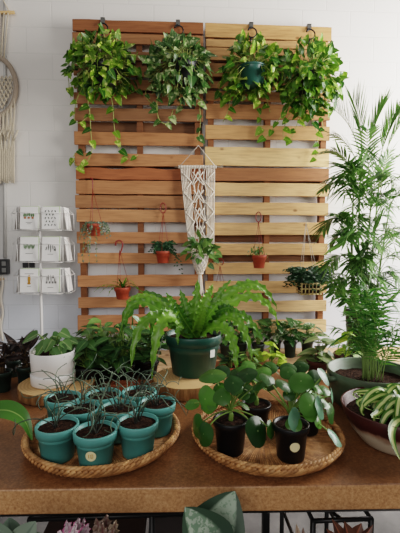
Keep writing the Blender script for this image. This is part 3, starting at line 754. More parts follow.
# ================================================================== card rack
rng = random.Random(51)
Yr = -.20
def rp(px, py, dy=0): return onY(px, py, Yr + dy)
pole = rp(41, 300, .07)
T = thing('card_rack', 'white wire spinner rack of greeting cards standing before the wall', 'card rack', (pole.x, pole.y, 0))
m = MB(); m.tube([V((pole.x, pole.y, .02)), V((pole.x, pole.y, rp(41, 205).z))], .0105, 10); m.build('pole', M['white_metal'], T)
m = MB(); m.lathe([(0, 0), (.17, 0), (.17, .012), (.03, .022), (0, .022)], (pole.x, pole.y, .0), 28); m.build('base', M['white_metal'], T)
rows = [(206.5, 229.5), (237, 261.5), (269, 293)]
cols = [(20, 37.5), (42, 58.5)]
W = .0022
for (ya, yb) in rows:
    zt = rp(40, ya).z; zb = rp(40, yb).z - .004; zm = zb + (zt - zb) * .72
    L = rp(18.5, 250).x; R = rp(61.5, 250).x; yf = Yr - .030; yk = Yr + .014; yc = pole.y
    m = MB()
    for (a, b) in ((rp(18.7, 250).x, rp(39.4, 250).x), (rp(40.7, 250).x, rp(61.4, 250).x)):
        for z in (zb, zm): m.tube([V((a, yk, z)), V((a, yf, z)), V((b, yf, z)), V((b, yk, z))], W, 5)
        for x in (a, b): m.tube([V((x, yf, zb)), V((x, yf, zm))], W, 5); m.tube([V((x, yk, zb)), V((x, yk, zt))], W, 5)
        for f_ in (.25, .75): x = a + (b - a) * f_; m.tube([V((x, yf, zb + .002)), V((x, yk, zb - .0)), V((x, yk + .004, zt))], W, 5)
    m.tube([V((L, yk + .004, zb - .004)), V((R, yk + .004, zb - .004))], W, 5); m.tube([V((L, yk + .004, zt)), V((R, yk + .004, zt))], W, 5)
    m.tube([V(((L + R) / 2, yk, zt)), V((pole.x, pole.y, zt))], W, 5); m.build('front_pocket', M['white_metal'], T)
    for sd in (-1, 1):                              # pockets on the two side faces
        m = MB(); x1 = L - .006 if sd < 0 else R + .006; x2 = x1 + sd * .044; y0, y1 = Yr + .02, Yr + .17
        for z in (zb, zm): m.tube([V((x1, y0, z)), V((x2, y0, z)), V((x2, y1, z)), V((x1, y1, z))], W, 5)
        for y in (y0, y1): m.tube([V((x2, y, zb)), V((x2, y, zm))], W, 5); m.tube([V((x1, y, zb)), V((x1, y, zt))], W, 5); m.tube([V((x1, y, zt)), V((x2, y, zm))], W, 5)
        m.tube([V((x1, (y0 + y1) / 2, zt)), V((pole.x, pole.y, zt))], W, 5); m.build('side_pocket', M['white_metal'], T)

def ink(parent, mat, polys, c, name='printed_drawing'):
    """flat marks printed on a card; polys in card units (-1..1 across, 0..1 up)"""
    m = MB()
    for pl in polys: m.add([c(u, v) for u, v in pl], [tuple(range(len(pl)))], smooth=False)
    return m.build(name, mat, parent)
def ell(cx, cy, rx, ry, n=8, rot=0):
    return [(cx + rx * math.cos(t) * math.cos(rot) - ry * 1.0 * math.sin(t) * math.sin(rot), cy + rx * .8 * math.cos(t) * math.sin(rot) + ry * math.sin(t) * math.cos(rot)) for t in [k * 2 * pi / n for k in range(n)]]
def bar(x0, x1, y, h=.02): return [(x0, y), (x1, y), (x1, y + h), (x0, y + h)]
drawings = [
 ('greeting card with three small potted succulents, upper left pocket of the rack', [('ink_green', [ell(-.45 + .42 * k + dx, .62 + .02 * (k == 1), .09, .09, rot=dx * 6) for k in range(3) for dx in (-.1, .1)]), ('ink_rust', [ell(-.45 + .42 * k, .50, .15, .055) for k in range(3)]), ('ink_grey', [bar(-.35, .35, .28), bar(-.2, .2, .22)])]),
 ('greeting card with a grid of small dark cactus drawings, upper right pocket', [('ink_dark', [ell(-.6 + .38 * i + (.12 if j % 2 else 0), .18 + .155 * j, .09, .035, rot=.5 * (-1) ** i) for i in range(4) for j in range(5) if not (i == 3 and j % 2)])]),
 ('greeting card with spreading green aloe drawing, middle left pocket of the rack', [('ink_green', [ell(-.42 + .42 * q + .13 * k, .58 + .03 * abs(k), .05, .11, rot=-.35 * k) for q in range(3) for k in (-1, 0, 1)]), ('ink_grey', [bar(-.4, .4, .30)])]),
 ('greeting card with row of dark cactus and leaf drawings, middle right pocket', [('ink_dark', [ell(-.5 + .26 * k, .52 + .05 * (k % 2), .05, .10 + .04 * (k % 3), rot=.3 * (k - 2)) for k in range(5)] + [ell(.5, .46, .12, .035)]), ('ink_grey', [bar(-.35, .35, .27)])]),
 ('greeting card with one tan cactus drawing, lower left pocket of the rack', [('ink_tan', [ell(0, .56, .17, .19)]), ('ink_tan', [ell(0, .38, .2, .05)]), ('ink_grey', [bar(-.5, .5, .78), bar(-.2, .2, .24)])]),
 ('greeting card with outline drawings of tall potted plants, lower right pocket', [('ink_grey', [ell(-.42, .58, .05, .12), ell(-.25, .62, .06, .14), ell(.05, .6, .05, .17, rot=.2), ell(.3, .66, .14, .07), ell(.5, .5, .06, .12)] + [bar(-.55 + .35 * k, -.35 + .35 * k, .38, .09) for k in range(4)] + [bar(-.35, .35, .2)])]),
]
k = 0
for (ya, yb) in rows:
    for (xa, xb) in cols:
        lab, draw = drawings[k]; k += 1
        a = rp(xa, yb - .6, -.018); b = rp(xb, ya, -.018); xm = (a.x + b.x) / 2; hw = (b.x - a.x) / 2; z0, z1 = a.z, b.z
        y_ = Yr - .022; lean = .022
        def P(u, v, e=0, xm=xm, hw=hw, z0=z0, z1=z1, y_=y_): return V((xm + u * hw, y_ + lean * v + e, z0 + (z1 - z0) * v))
        Tc = thing('greeting_card', lab, 'card', P(0, 0), 'greeting cards in the rack')
        m = MB(); m.add([P(-1, 0), P(1, 0), P(1, 1), P(-1, 1), P(-1, 0, .0018), P(1, 0, .0018), P(1, 1, .0018), P(-1, 1, .0018)], [(0, 1, 2, 3), (7, 6, 5, 4), (0, 4, 5, 1), (1, 5, 6, 2), (2, 6, 7, 3), (3, 7, 4, 0)], smooth=False)
        m.build('card_front', M['card'], Tc)
        for mt, polys in draw: ink(Tc, M[mt], polys, lambda u, v, P=P: P(u, v, -.0012), 'printed_lettering' if mt == 'ink_grey' and len(polys) < 4 else 'printed_drawing')
        # cards filed behind, shifted to the side
        for e, (mt, nm) in enumerate((('card_green', 'green-edged'), ('card', 'white'))):
            y2 = .0045 + e * .005; dx = .0045 + .0045 * e; pos = ['upper left', 'upper right', 'middle left', 'middle right', 'lower left', 'lower right'][k - 1]
            m = MB(); q = [P(u, v, y2 + d) + V((dx, 0, .004)) for d in (0, .0025) for u, v in ((-1, .0), (1, 0), (1, 1.0), (-1, 1.0))]
            m.add(q, [(0, 1, 2, 3), (7, 6, 5, 4), (0, 4, 5, 1), (1, 5, 6, 2), (2, 6, 7, 3), (3, 7, 4, 0)], smooth=False)
            tag(m.build('greeting_card', M[mt]), f'{nm} card filed behind the front card in the {pos} rack pocket', 'card', 'greeting cards in the rack')
for r_, (ya, yb) in enumerate(rows):
    zt = rp(40, ya).z; zb = rp(40, yb).z; row = ('top', 'middle', 'bottom')[r_]
    for sd in (-1, 1):
        x1 = rp(18.5, 250).x - .010 if sd < 0 else rp(61.5, 250).x + .010
        m = MB(); x2 = x1 + sd * .022
        vs = [V((x + o_, y, z)) for o_ in (0, sd * .004) for (x, z) in ((x2, zb + .002), (x1, zt)) for y in (Yr + .028, Yr + .162)]
        m.add(vs, [(0, 1, 3, 2), (4, 6, 7, 5), (0, 4, 5, 1), (2, 3, 7, 6), (0, 2, 6, 4), (1, 5, 7, 3)], smooth=False)
        tag(m.build('greeting_card', M['card'] if sd > 0 else M['envelope']), f'{"white" if sd > 0 else "grey"} card seen edge-on in the {row} {"right" if sd > 0 else "left"} side pocket of the rack', 'card', 'greeting cards in the rack')

# ================================================================== wicker trays
def wicker_tray(label, pxl, pxr, pyc, seed):
    global rng
    rng = random.Random(seed)
    c = onZ((pxl + pxr) / 2, pyc, TZ + .02); c.z = TZ + .0005; R = (pxr - pxl) * mpp(c) / 2 - .006
    T = thing('wicker_tray', label, 'tray', c, 'round wicker trays on the table'); H = .026
    m = MB(); m.lathe([(0, .0015), (R * .88, .0015), (R * .895, .006), (R * .88, .009), (0, .008)], c, 56); m.build('base', M['wicker_dark'], T)
    m = MB(); n = 150                               # radial fibres on the floor of the tray
    for k in range(n):
        a = 2 * pi * k / n; pts = [c + V((rr * math.cos(a + sw), rr * math.sin(a + sw), .0095)) for rr, sw in ((R * .12, 0), (R * .5, .05), (R * .89, .11))]
        m.tube(pts, [.001, .0022, .0036], 4, rnd=rng.random())
    m.build('radial_weave', M['wicker'], T)
    m = MB(); n = 96
    for k in range(n):
        a = 2 * pi * k / n; rnd = rng.random()
        pts = []
        for j in range(7):
            t = j / 6; rr = R * .88 + (R * .12) * t + .001 * math.sin(pi * t); aa = a + .20 * t; pts.append(c + V((rr * math.cos(aa), rr * math.sin(aa), .006 + H * t ** 1.15)))
        m.tube(pts, [.0046, .0054, .0058, .0058, .0056, .005, .0036], 6, rnd=rnd)
        pts = []
        for j in range(6):
            t = j / 5; rr = R * .985 - .012 * t; aa = a + .19 + .16 * t; pts.append(c + V((rr * math.cos(aa), rr * math.sin(aa), .007 + H - .006 * t + .005 * math.sin(pi * t))))
        m.tube(pts, [.0034, .0046, .0046, .0044, .004, .0026], 6, rnd=rng.random())
    m.build('woven_rim', M['wicker'], T)
    return c, R
LT, LR_ = wicker_tray('round wicker tray full of teal pots at the left of the table', 27, 181.5, 433, 61)
RT, RR_ = wicker_tray('round wicker tray with coin-leaf plants at the right of the table', 190.5, 342, 433, 62)
TRZ = TZ + .0145

# ---------------------------------------------------------------- teal pots
spots = [(58.5, 424, 'front left teal pot of wiry curly plant in the left tray'), (93.5, 431, 'frontmost teal pot, cream round sticker, wiry curly plant'), (144, 423.5, 'front right teal pot of wiry curly plant, left of the fern stand'),
         (53, 405, 'teal pot behind the front left one, nearest the white pot'), (119, 413, 'teal pot of wiry plant between the frontmost and front right pots'), (162.5, 407, 'rightmost teal pot in the left tray, by the wood slice under the fern'),
         (83, 406, 'teal pot one row back, in the gap between front left and frontmost pots'), (136, 396, 'teal pot at the back right of the tray, nearest the dark green fern pot'), (104, 398, 'teal pot in the middle of the back row in the left tray')]
PH, PR1, PR0 = .086, .0498, .0385
pos = [onZ(px, py, TRZ + PH) for px, py, _ in spots]
for it in range(400):                                # let the crowded rims push apart, the front ones hold their place
    for i in range(len(pos)):
        for j in range(i):
            d = pos[i] - pos[j]; d.z = 0
            if d.length < 2 * PR1 + .0062:
                u = d.normalized() * (2 * PR1 + .0063 - d.length); wi = .05 if i < 3 else (.5 if i < 6 else .9)
                wj = .05 if j < 3 else (.5 if j < 6 else .9); pos[i] += u * (wi / (wi + wj)); pos[j] -= u * (wj / (wi + wj))
        d = pos[i] - LT; d.z = 0; lim = LR_ * .885 - PR0
        if d.length > lim: d = d.normalized() * lim; pos[i].x, pos[i].y = LT.x + d.x, LT.y + d.y
for i, (px, py, lab) in enumerate(spots):
    rng = random.Random(70 + i); c = V((pos[i].x, pos[i].y, TRZ))
    T = thing('wiry_plant', lab, 'potted plant', c, 'teal pots in the left tray')
    top = pot(T, c, PR0, PR1, PH, M['teal'], lip=.021, soil=.009)
    if i == 1: sticker(T, c, PR0, PR1, PH, .021, -.05, .50, .0125, M['sticker'], 'round cream sticker', [[(-.35, -.35), (-.35, .4)], [(.05, -.35), (.05, .4), (.4, .4), (.4, -.35), (.05, -.35)]])
    if i == 0: sticker(T, c, PR0, PR1, PH, .021, -1.2, .40, .0115, M['sticker'], 'round cream sticker seen edge-on')
    m = MB()
    for k in range(rng.randint(8, 11)):
        a = rng.uniform(0, 2 * pi); e = rng.uniform(.1, .6); d = V((math.cos(a) * e, math.sin(a) * e, 1)).normalized(); p = top + V((rng.uniform(-.012, .012), rng.uniform(-.012, .012), -.003)); pts = [p.copy()]
        L = rng.uniform(.10, .20); n = 20; ax = rv(1).normalized(); cv = rng.uniform(.03, .20) * rng.choice((-1, 1)); late = rng.uniform(.12, .42)
        for j in range(n):
            R = Matrix.Rotation(cv if j < 11 else late * (1 if cv > 0 else -1), 3, ax); d = (R @ d + rv(.10)).normalized()
            if p.z < top.z + .004 and d.z < 0: d.z = abs(d.z)
            p = p + d * (L / n); pts.append(p.copy())
        m.tube(pts, [.0018 - .0008 * j / n for j in range(n + 1)], 5, rnd=rng.random())
    m.build('foliage', M['frizzle'], T)

# ================================================================== wood slices, white pot, fern
def wood_slice(label, pxc, pyc, wpx, h, seed):
    c = onZ(pxc, pyc, TZ + h); c.z = TZ + .0005; r = wpx * mpp(c) / 2
    T = thing('wood_slice', label, 'stand', c, 'wood slices used as plant stands')
    m = MB(); m.lathe([(0, 0), (r * .97, 0), (r, .006), (r, h - .006), (r * .985, h - .001)], c, 48, wob=.04, seed=seed); m.build('bark_edge', M['bark'], T)
    m = MB(); m.lathe([(r * .985, h - .001), (r * .95, h), (r * .4, h), (0.0001, h)], c, 48, wob=.04, seed=seed); m.build('cut_face', M['round'], T)
    return c, h
wc, wh = wood_slice('pale wood slice under the white pot', 57.5, 382, 74, .038, 3)
rng = random.Random(81)
b = onZ(53.5, 382.5, TZ + wh); b.z = TZ + wh + .001; s = mpp(b)
T = thing('white_pot_plant', 'green arrow-leaved plant in a white ceramic pot on wood slice', 'potted plant', b)
r1 = 21.5 * s; ph = .118
m = MB(); m.lathe([(0, 0), (r1 * .90, 0), (r1 * .98, .004), (r1 * 1.0, .036), (r1 * .985, .040), (r1 * .9, .038), (0, .036)], b, 44); m.build('saucer', M['white_glaze'], T)
m = MB(); m.lathe([(0, .037), (r1 * .90, .037), (r1 * .95, .041), (r1 * 1.0, ph), (r1 * .99, ph + .002), (r1 * .93, ph), (r1 * .92, ph - .02), (0, ph - .02)], b, 44); m.build('pot', M['white_glaze'], T)
m = MB(); m.disc(b, r1 * .915, ph - .016, bump=.004); m.build('soil', M['soil'], T)
f, st = MB(), MB(); top = b + V((0, 0, ph - .015))
for (tx, ty, bx, by, dy, w) in ((21, 342, 38, 334, -.01, .05), (38, 338, 46, 337, .04, .04), (71, 337, 60, 332, .0, .05), (52, 335, 55, 345, .06, .045), (62, 338, 52, 336, .02, .05), (34, 357, 46, 342, -.05, .045), (44, 352, 52, 340, -.06, .05), (72, 349, 62, 341, -.03, .045), (64, 357, 58, 346, -.06, .05), (55, 357, 56, 347, -.06, .045), (79, 343, 66, 339, .02, .045), (30, 350, 44, 344, .03, .045)):
    B = onY(bx, by, b.y + dy * .6); Tp = onY(tx, ty, b.y + dy); st.tube(bez(top + V((rng.uniform(-.02, .02), rng.uniform(-.02, .02), 0)), (top + B) / 2 + V((0, 0, .02)), B, 7), .0022, 5)
    d = Tp - B; f.leaf(B, d, V((d.x * -.2, -.5, 1)), d.length, w, wide, droop=.12, cup=.2, n=9)
f.build('foliage', M['arrow'], T); st.build('stems', M['stem'], T)

fc_, fh = wood_slice('thick wood slice with bark edge under the fern pot', 187, 376.5, 69, .046, 8)
rng = random.Random(91)
b = onZ(193.5, 372.5, TZ + fh); b.z = TZ + fh + .001; s = mpp(b)
T = thing('crisp_wave_fern', 'large wavy-fronded fern in a dark green pot at the centre', 'potted fern', b)
r1 = 27 * s; FH = .155
top = pot(T, b, r1 * .78, r1, FH, M['green_pot'], lip=.036, soil=.02)
m = MB()                                             # label on the rim
for e in range(1):
    def P(u, v): a = math.radians(38) + u / r1; rr = r1 + .0035 - .002 * (1 - v / .05); return b + V((rr * math.sin(a), -rr * math.cos(a), FH - .036 - .008 + v))
    g = [(u, v) for v in (-.028, 0) for u in (-.011, -.004, .004, .011)]
    m.add([P(u, v) + V((.002, -.003, 0)) for u, v in g], [(0, 1, 5, 4), (1, 2, 6, 5), (2, 3, 7, 6)])
m.build('sticker', M['white_sticker'], T)
fr = []
def frond(tx, ty, cx, cy, dyc, dyt, w=.020, sx=0):
    w *= .92
    B = top + V((rng.uniform(-.02, .02) + sx * .01, rng.uniform(-.02, .02), -.004)); Cc = onY(cx, cy, b.y + dyc); Tp = onY(tx, ty, b.y + dyt); n = 30
    # the control point is pulled beyond (cx, cy) so the arc passes near it
    Cc = Cc * 2 - (B + Tp) * .5; pts = bez(B, Cc, Tp, n)
    m = MB(); m.strap(pts, [w * (min(1, i / n * 4 + .3)) * (1 - (i / n) ** 4) + .001 for i in range(n + 1)], up=V((0, -.9, .6)) if abs(tx - 192) > 25 else V((.1, -1, .25)), cup=.25, wave=w * .45, wn=rng.choice((7, 8, 9, 10)), ph=rng.uniform(0, 6), na=6)
    m.build('frond', M['fern'], T)
for a in ((121, 331, 143, 302, -.02, -.03), (118, 345, 147, 300, .04, .05), (152, 378, 166, 318, -.12, -.17, .024), (131, 368, 150, 318, -.07, -.13, .022), (126, 303, 155, 300, .03, .05, .016), (140, 291, 168, 305, .06, .09, .018),
          (279, 325, 246, 297, -.02, -.05), (277, 309, 243, 285, .05, .06), (262, 290, 225, 297, .02, .02, .018), (236, 372, 225, 330, -.10, -.17, .024), (252, 360, 232, 318, -.04, -.10, .022), (262, 340, 234, 313, .0, -.02, .019),
          (231, 280, 212, 305, .02, .04, .020), (213, 284, 203, 308, -.02, .02, .022), (198, 279, 195, 310, -.01, .02, .022), (180, 290, 186, 312, .02, .04, .022), (166, 293, 178, 312, -.03, -.04, .02), (205, 305, 200, 322, -.06, -.08, .02),
          (175, 302, 183, 318, -.06, -.08, .022), (222, 300, 208, 316, -.05, -.07, .02), (160, 310, 176, 316, -.05, -.09, .019), (150, 340, 163, 312, .05, .09, .018), (236, 310, 217, 312, -.02, -.05, .02), (190, 300, 190, 318, .03, .07, .02), (210, 292, 200, 312, .06, .08, .02), (168, 330, 178, 322, -.07, -.10, .016), (178, 345, 180, 326, -.07, -.105, .014)):
    frond(*a)

# ================================================================== coin-leaf plants (right tray)
def coin_plant(label, px, rim_y, w, h, leaves, seed, pot_m, extra=0, stick=None, zbase=TRZ):
    global rng
    rng = random.Random(seed); c = onZ(px, rim_y, zbase + h); c.z = zbase; r1 = w * mpp(c) / 2
    T = thing('coin_leaf_plant', label, 'potted plant', c, 'coin-leaf plants in the right tray')
    top = pot(T, c, r1 * .80, r1, h, pot_m, lip=.016, soil=.008)
    if stick: sticker(T, c, r1 * .80, r1, h, .016, stick[0], stick[1], .0122, M['sticker'], 'round cream sticker')
    f, g, st = MB(), MB(), MB(); crown = top + V((0, 0, .03))
    st.tube([top, top + V((.002, 0, .018)), crown], [.007, .006, .004], 8)
    for (x, y, rx, ry, tilt, dy, pale) in leaves:
        p = onY(x, y, c.y + dy); s = mpp(p); R = max(rx, ry) * s * .95
        # leaf normal: towards the viewer, turned so the disc foreshortens along its short side
        k = max(.25, min(1, min(rx, ry) / max(rx, ry))); ang = math.acos(k); to = crest(p)
        right = RM @ V((1, 0, 0)); upv = RM @ V((0, 1, 0))
        ax = (right * math.cos(tilt) + upv * math.sin(tilt)) if rx < ry else (upv * math.cos(tilt) - right * math.sin(tilt))
        if rx < ry: ax = ax * (1 if x > px else -1)
        nrm = (to * k + ax * math.sin(ang)).normalized()
        (g if pale else f).coin(p, nrm, R, notch=rng.uniform(.05, .3), ang=rng.uniform(0, 6), dome=rng.uniform(.1, .28))
        st.tube(bez(crown + rv(.004), (crown + p) / 2 + V((0, 0, .02)) + V(((p.x - crown.x) * .1, 0, 0)), p - nrm * .0035, 9), [.0019] * 10, 5)
    for k in range(extra):
        a = rng.uniform(0, 2 * pi); R = rng.uniform(.03, .085); p = crown + V((R * math.cos(a), R * math.sin(a) * .9 + .01, rng.uniform(.0, .075)))
        nrm = V((math.cos(a) * .7, math.sin(a) * .7 - .1, .9)) + rv(.25); f.coin(p, nrm, rng.uniform(.014, .027), notch=.2, ang=a, dome=.2); st.tube(bez(crown, (crown + p) / 2 + V((0, 0, .012)), p - nrm.normalized() * .003, 8), .0017, 5)
    f.build('foliage', M['pilea'], T)
    if g.v: o = g.build('foliage', M['pilea_pale'], T); o['label'] = 'pale blue-green leaves'
    st.build('stems', M['stem'], T)
coin_plant('coin-leaf plant in black pot at the left of the right tray', 230.5, 418.5, 33, .086,
    [(205, 399, 10, 15, .1, -.03, 0), (203.5, 434, 8, 13, 0, -.06, 0), (197, 428, 7, 14, .2, .0, 0), (233, 383, 10.5, 8, 0, -.05, 0), (212, 374, 15, 4, .1, .02, 0), (222, 371, 9, 6, 0, .05, 0), (258, 431, 11.5, 16, .1, -.05, 0), (272, 430, 5, 10, 0, -.04, 0), (247, 374, 11, 5, .3, .0, 0), (219, 391, 7, 9, 0, .02, 0), (192, 403, 8, 4, .3, .03, 0), (243, 392, 9, 5, -.3, .03, 0)], 101, M['black_pot'], 12)
coin_plant('coin-leaf plant in black pot with cream sticker, front right of tray', 291, 423, 34, .088,
    [(296, 420, 8, 12.5, -.1, -.065, 1), (310, 405, 10.5, 12.5, 0, -.06, 0), (321, 407, 6, 13, .1, -.04, 1), (325, 375, 4.5, 10.5, .45, -.02, 1), (333, 396, 3, 10, 0, -.02, 1), (332, 413, 6, 11, 0, .0, 0), (319, 420, 5, 9, .2, -.03, 0), (336, 437, 4, 10.5, .6, -.06, 1), (301, 381, 13.5, 9.5, .1, -.02, 0), (315, 380, 9, 11, 0, .01, 0), (285, 384, 10, 4, -.6, -.03, 0), (268, 378, 9, 4, -.5, -.01, 0), (288, 372, 9, 6, 0, .05, 0)], 102, M['black_pot'], 11, stick=(-.02, .52))
coin_plant('coin-leaf plant in black pot hidden at the back left of right tray', 256, 403, 28, .066, [(247, 366, 10, 6, 0, 0, 0), (262, 372, 10, 6, .2, -.03, 0), (240, 378, 9, 5, -.2, -.02, 0), (270, 367, 8, 6, 0, .02, 0)], 103, M['black_pot'], 16)
coin_plant('coin-leaf plant in black pot at the back right of the right tray', 307, 404, 28, .08, [(288, 368, 9, 6, 0, 0, 0), (300, 366, 9, 6, .2, .02, 0)], 104, M['black_pot'], 6)

# ================================================================== two-tone bowl with spider plant
rng = random.Random(111)
bh = .10; c = onZ(398, 405.5, TZ + bh); c.z = TZ + .0008; s = mpp(c); R = 54 * s
T = thing('spider_plant', 'striped spider plant in a maroon and cream glazed bowl', 'potted plant', c)
m = MB(); m.lathe([(0, 0), (R * .62, 0), (R * .66, .006), (R * .82, .035), (R * .95, .072), (R * 1.0, bh - .002), (R * .985, bh), (R * .96, bh - .004), (R * .88, .06), (0, .05)], c, 56); m.build('bowl', M['two_tone'], T)
m = MB(); m.disc(c, R * .90, bh - .028, bump=.006); m.build('soil', M['soil'], T)
m = MB(); top = c + V((.012, -.01, bh - .024))
def sp(tx, ty, cx, cy, dyc, dyt, w=.0105):
    B = top + V((rng.uniform(-.03, .02), rng.uniform(-.03, .03), 0)); Cc = onY(cx, cy, c.y + dyc); Tp = onY(tx, ty, c.y + dyt); Cc = Cc * 1.45 - (B + Tp) * .225; n = 22
    m.strap(bez(B, Cc, Tp, n), [w * min(1, i / n * 5 + .4) * (1 - (i / n) ** 3) + .0008 for i in range(n + 1)], up=V((0, -.5, 1)), cup=.35, na=8)
for a in ((402, 463, 386, 425, -.14, -.19, .0095), (425, 446, 415, 398, -.1, -.16), (412, 374, 404, 378, .0, .05)): sp(*a)
for k in range(50):                                  # curling straps all round the crown
    an = math.radians(rng.uniform(85, 330)); Rr = rng.uniform(.05, .125); h = rng.uniform(.025, .075) * (1.2 - Rr * 3); cl = rng.uniform(.55, .95); dv = V((math.cos(an), math.sin(an), 0)); tw = V((-dv.y, dv.x, 0)) * rng.uniform(-.03, .03)
    B = top + V((rng.uniform(-.02, .02), rng.uniform(-.02, .02), 0)); zt = -.012 if Rr < .11 else .012
    pts = smooth([B, B + dv * (Rr * .38) + V((0, 0, h)), B + dv * (Rr * .8) + tw * .6 + V((0, 0, h * .85)), B + dv * (Rr * 1.02) + tw + V((0, 0, h * .3 + zt)), B + dv * (Rr * cl) + tw * 1.4 + V((0, 0, zt))], 5); n = len(pts) - 1
    m.strap(pts, [.0085 * min(1, i / n * 5 + .4) * (1 - (i / n) ** 3) + .0008 for i in range(n + 1)], up=V((0, -.35, 1)), cup=.3, na=8)
m.build('foliage', M['spider'], T)

# ================================================================== celadon planter with parlor palm
def pinnate(m, st, pts, npairs, L, w, spread=.9, start=.25, droop=.3, up=None, stem=.0022, lift=0, vjit=.15):
    n = len(pts) - 1; st.tube(pts, [stem * (1 - .6 * i / n) for i in range(n + 1)], 5)
    for k in range(npairs):
        t = start + (1 - start) * k / npairs; i = min(n - 1, int(t * n)); fr_ = t * n - i; p = pts[i].lerp(pts[i + 1], fr_); d = (pts[i + 1] - pts[i]).normalized()
        u = V(up) if up is not None else V((0, 0, 1)); sd = d.cross(u)
        if sd.length < .1: sd = d.cross(V((0, -1, .2)))
        sd.normalize(); q = math.sin(pi * (.18 + .76 * (k / npairs))) ** .7
        for e in (-1, 1):
            dd = (d * (1 - spread * .45) + sd * e * spread + V((0, 0, lift)) + rv(vjit)).normalized(); LL_ = L * q * rng.uniform(.85, 1.1)
            pp = [p + dd * (LL_ * j / 5) + V((0, 0, -droop * LL_ * (j / 5) ** 2)) for j in range(6)]
            nm = sd.cross(d) if e > 0 else sd.cross(d)
            m.strap(pp, [w * x for x in (.35, .9, 1, .85, .5, .05)], up=nm + V((0, -.3, 0)), cup=.2, na=2, rnd=rng.random())
    d = (pts[-1] - pts[-2]).normalized(); pp = [pts[-1] + d * (L * .6 * j / 4) for j in range(5)]; m.strap(pp, [w * x for x in (.4, 1, .9, .5, .05)], na=2)

rng = random.Random(121)
ph = .118; c = onZ(370, 369, TZ + ph); c.z = TZ + .0008; s = mpp(c); R = 41 * s
T = thing('parlor_palm', 'small feathery palm in a grey-green glazed planter with lug handles', 'potted palm', c)
m = MB(); m.lathe([(0, 0), (R * .80, 0), (R * .86, .006), (R * .97, .05), (R * 1.0, .095), (R * 1.01, ph - .003), (R * .995, ph), (R * .95, ph - .003), (R * .93, ph - .05), (0, ph - .055)], c, 52); m.build('planter', M['celadon'], T)
for e in (-1, 1):
    m = MB(); a0 = math.radians(188 if e < 0 else 8)
    pts = []
    for k in range(9): t = k / 8; a = a0 + (t - .5) * .34; rr = R * 1.0 + .016 * math.sin(pi * t); pts.append(c + V((rr * math.cos(a), rr * math.sin(a), ph - .016 - .008 * math.sin(pi * t))))
    m.tube(pts, [.006, .009, .010, .011, .011, .011, .010, .009, .006], 8); m.build('handle', M['celadon'], T)
m = MB(); m.disc(c, R * .925, ph - .040, bump=.006); m.build('soil', M['soil'], T)
f, st = MB(), MB(); top = c + V((0, .0, ph - .038))
for k in range(34):
    a = rng.uniform(0, 2 * pi); b0 = top + V((rng.uniform(-.03, .03), rng.uniform(-.03, .03), 0)); h = rng.uniform(.09, .33); Rr = rng.uniform(.03, .13) * (1.1 if h < .2 else .75)
    tip = b0 + V((Rr * math.cos(a), Rr * math.sin(a) * .8, h)); ctl = b0 + V((Rr * .15 * math.cos(a), Rr * .12 * math.sin(a), h * .9)); pinnate(f, st, bez(b0, ctl, tip, 10), 8, rng.uniform(.06, .10), .0030, start=.42, droop=.3, stem=.0016, vjit=.3)
f.build('fronds', M['parlor'], T); st.build('stems', M['cane'], T)

# ================================================================== tall palm in dark planter on the bench
rng = random.Random(131)
pc_ = onY(361, 340, -.44); pc_.z = BZ + .0008
T = thing('tall_palm', 'tall feathery palm in a dark planter at the right wall', 'potted palm', pc_)
top = pot(T, pc_, .085, .115, .42, M['dull_pot'], lip=.03, soil=.03)
f, st, cn = MB(), MB(), MB()
Yp = pc_.y
def PP(x, y, dy=0): return onY(x, y, Yp + dy)
canes = [((352, 322), (351, 250), (354, 178)), ((358, 322), (357, 240), (362, 150)), ((364, 322), (366, 260), (372, 190)), ((368, 322), (372, 250), (381, 165)), ((372, 322), (379, 270), (390, 205)), ((356, 322), (353, 280), (350, 225))]
for k, (a, b, d) in enumerate(canes):
    cn.tube(bez(PP(*a, -.02 + .02 * (k % 3)), PP(*b, .0), PP(*d, .02 * (k % 3)), 12), [.009 - .004 * j / 12 for j in range(13)], 7)
fr2 = [  # start on a cane, bend, tip : arching feather leaves
 ((361, 165), (357, 128), (337, 112), .02), ((362, 155), (362, 120), (352, 100), -.03), ((366, 160), (372, 125), (386, 103), .0), ((378, 170), (384, 130), (404, 108), .03), ((381, 165), (392, 130), (412, 112), -.06),
 ((354, 180), (345, 145), (324, 152), -.02), ((360, 170), (350, 140), (332, 134), .06), ((380, 175), (395, 150), (418, 150), .02), ((372, 190), (365, 150), (368, 128), -.08), ((385, 190), (400, 165), (425, 185), -.04),
 ((352, 200), (340, 170), (322, 192), -.05), ((354, 190), (352, 160), (340, 165), -.12), ((390, 205), (402, 180), (420, 215), -.06), ((362, 200), (372, 170), (388, 176), -.12), ((350, 228), (338, 205), (322, 232), -.02), ((351, 240), (345, 210), (335, 215), -.12),
 ((366, 235), (378, 205), (392, 222), -.12), ((382, 240), (398, 215), (416, 245), -.05), ((356, 215), (362, 185), (356, 172), -.14), ((374, 220), (386, 190), (402, 195), -.10), ((351, 265), (340, 245), (328, 268), -.06), ((358, 260), (366, 235), (380, 248), -.14), ((376, 265), (394, 245), (408, 270), -.08), ((356, 250), (352, 225), (346, 240), -.15), ((370, 280), (388, 262), (402, 290), -.10), ((354, 285), (342, 270), (334, 295), -.10), ((364, 290), (372, 268), (386, 285), -.15), ((360, 280), (356, 255), (362, 258), -.16), ((381, 200), (380, 165), (392, 150), -.1), ((362, 180), (356, 158), (344, 178), -.1), ((372, 205), (378, 180), (370, 160), .05), ((354, 235), (344, 222), (330, 248), .04), ((372, 250), (388, 232), (404, 232), .06), ((366, 300), (352, 280), (346, 305), -.12), ((372, 300), (384, 285), (396, 310), -.06)]
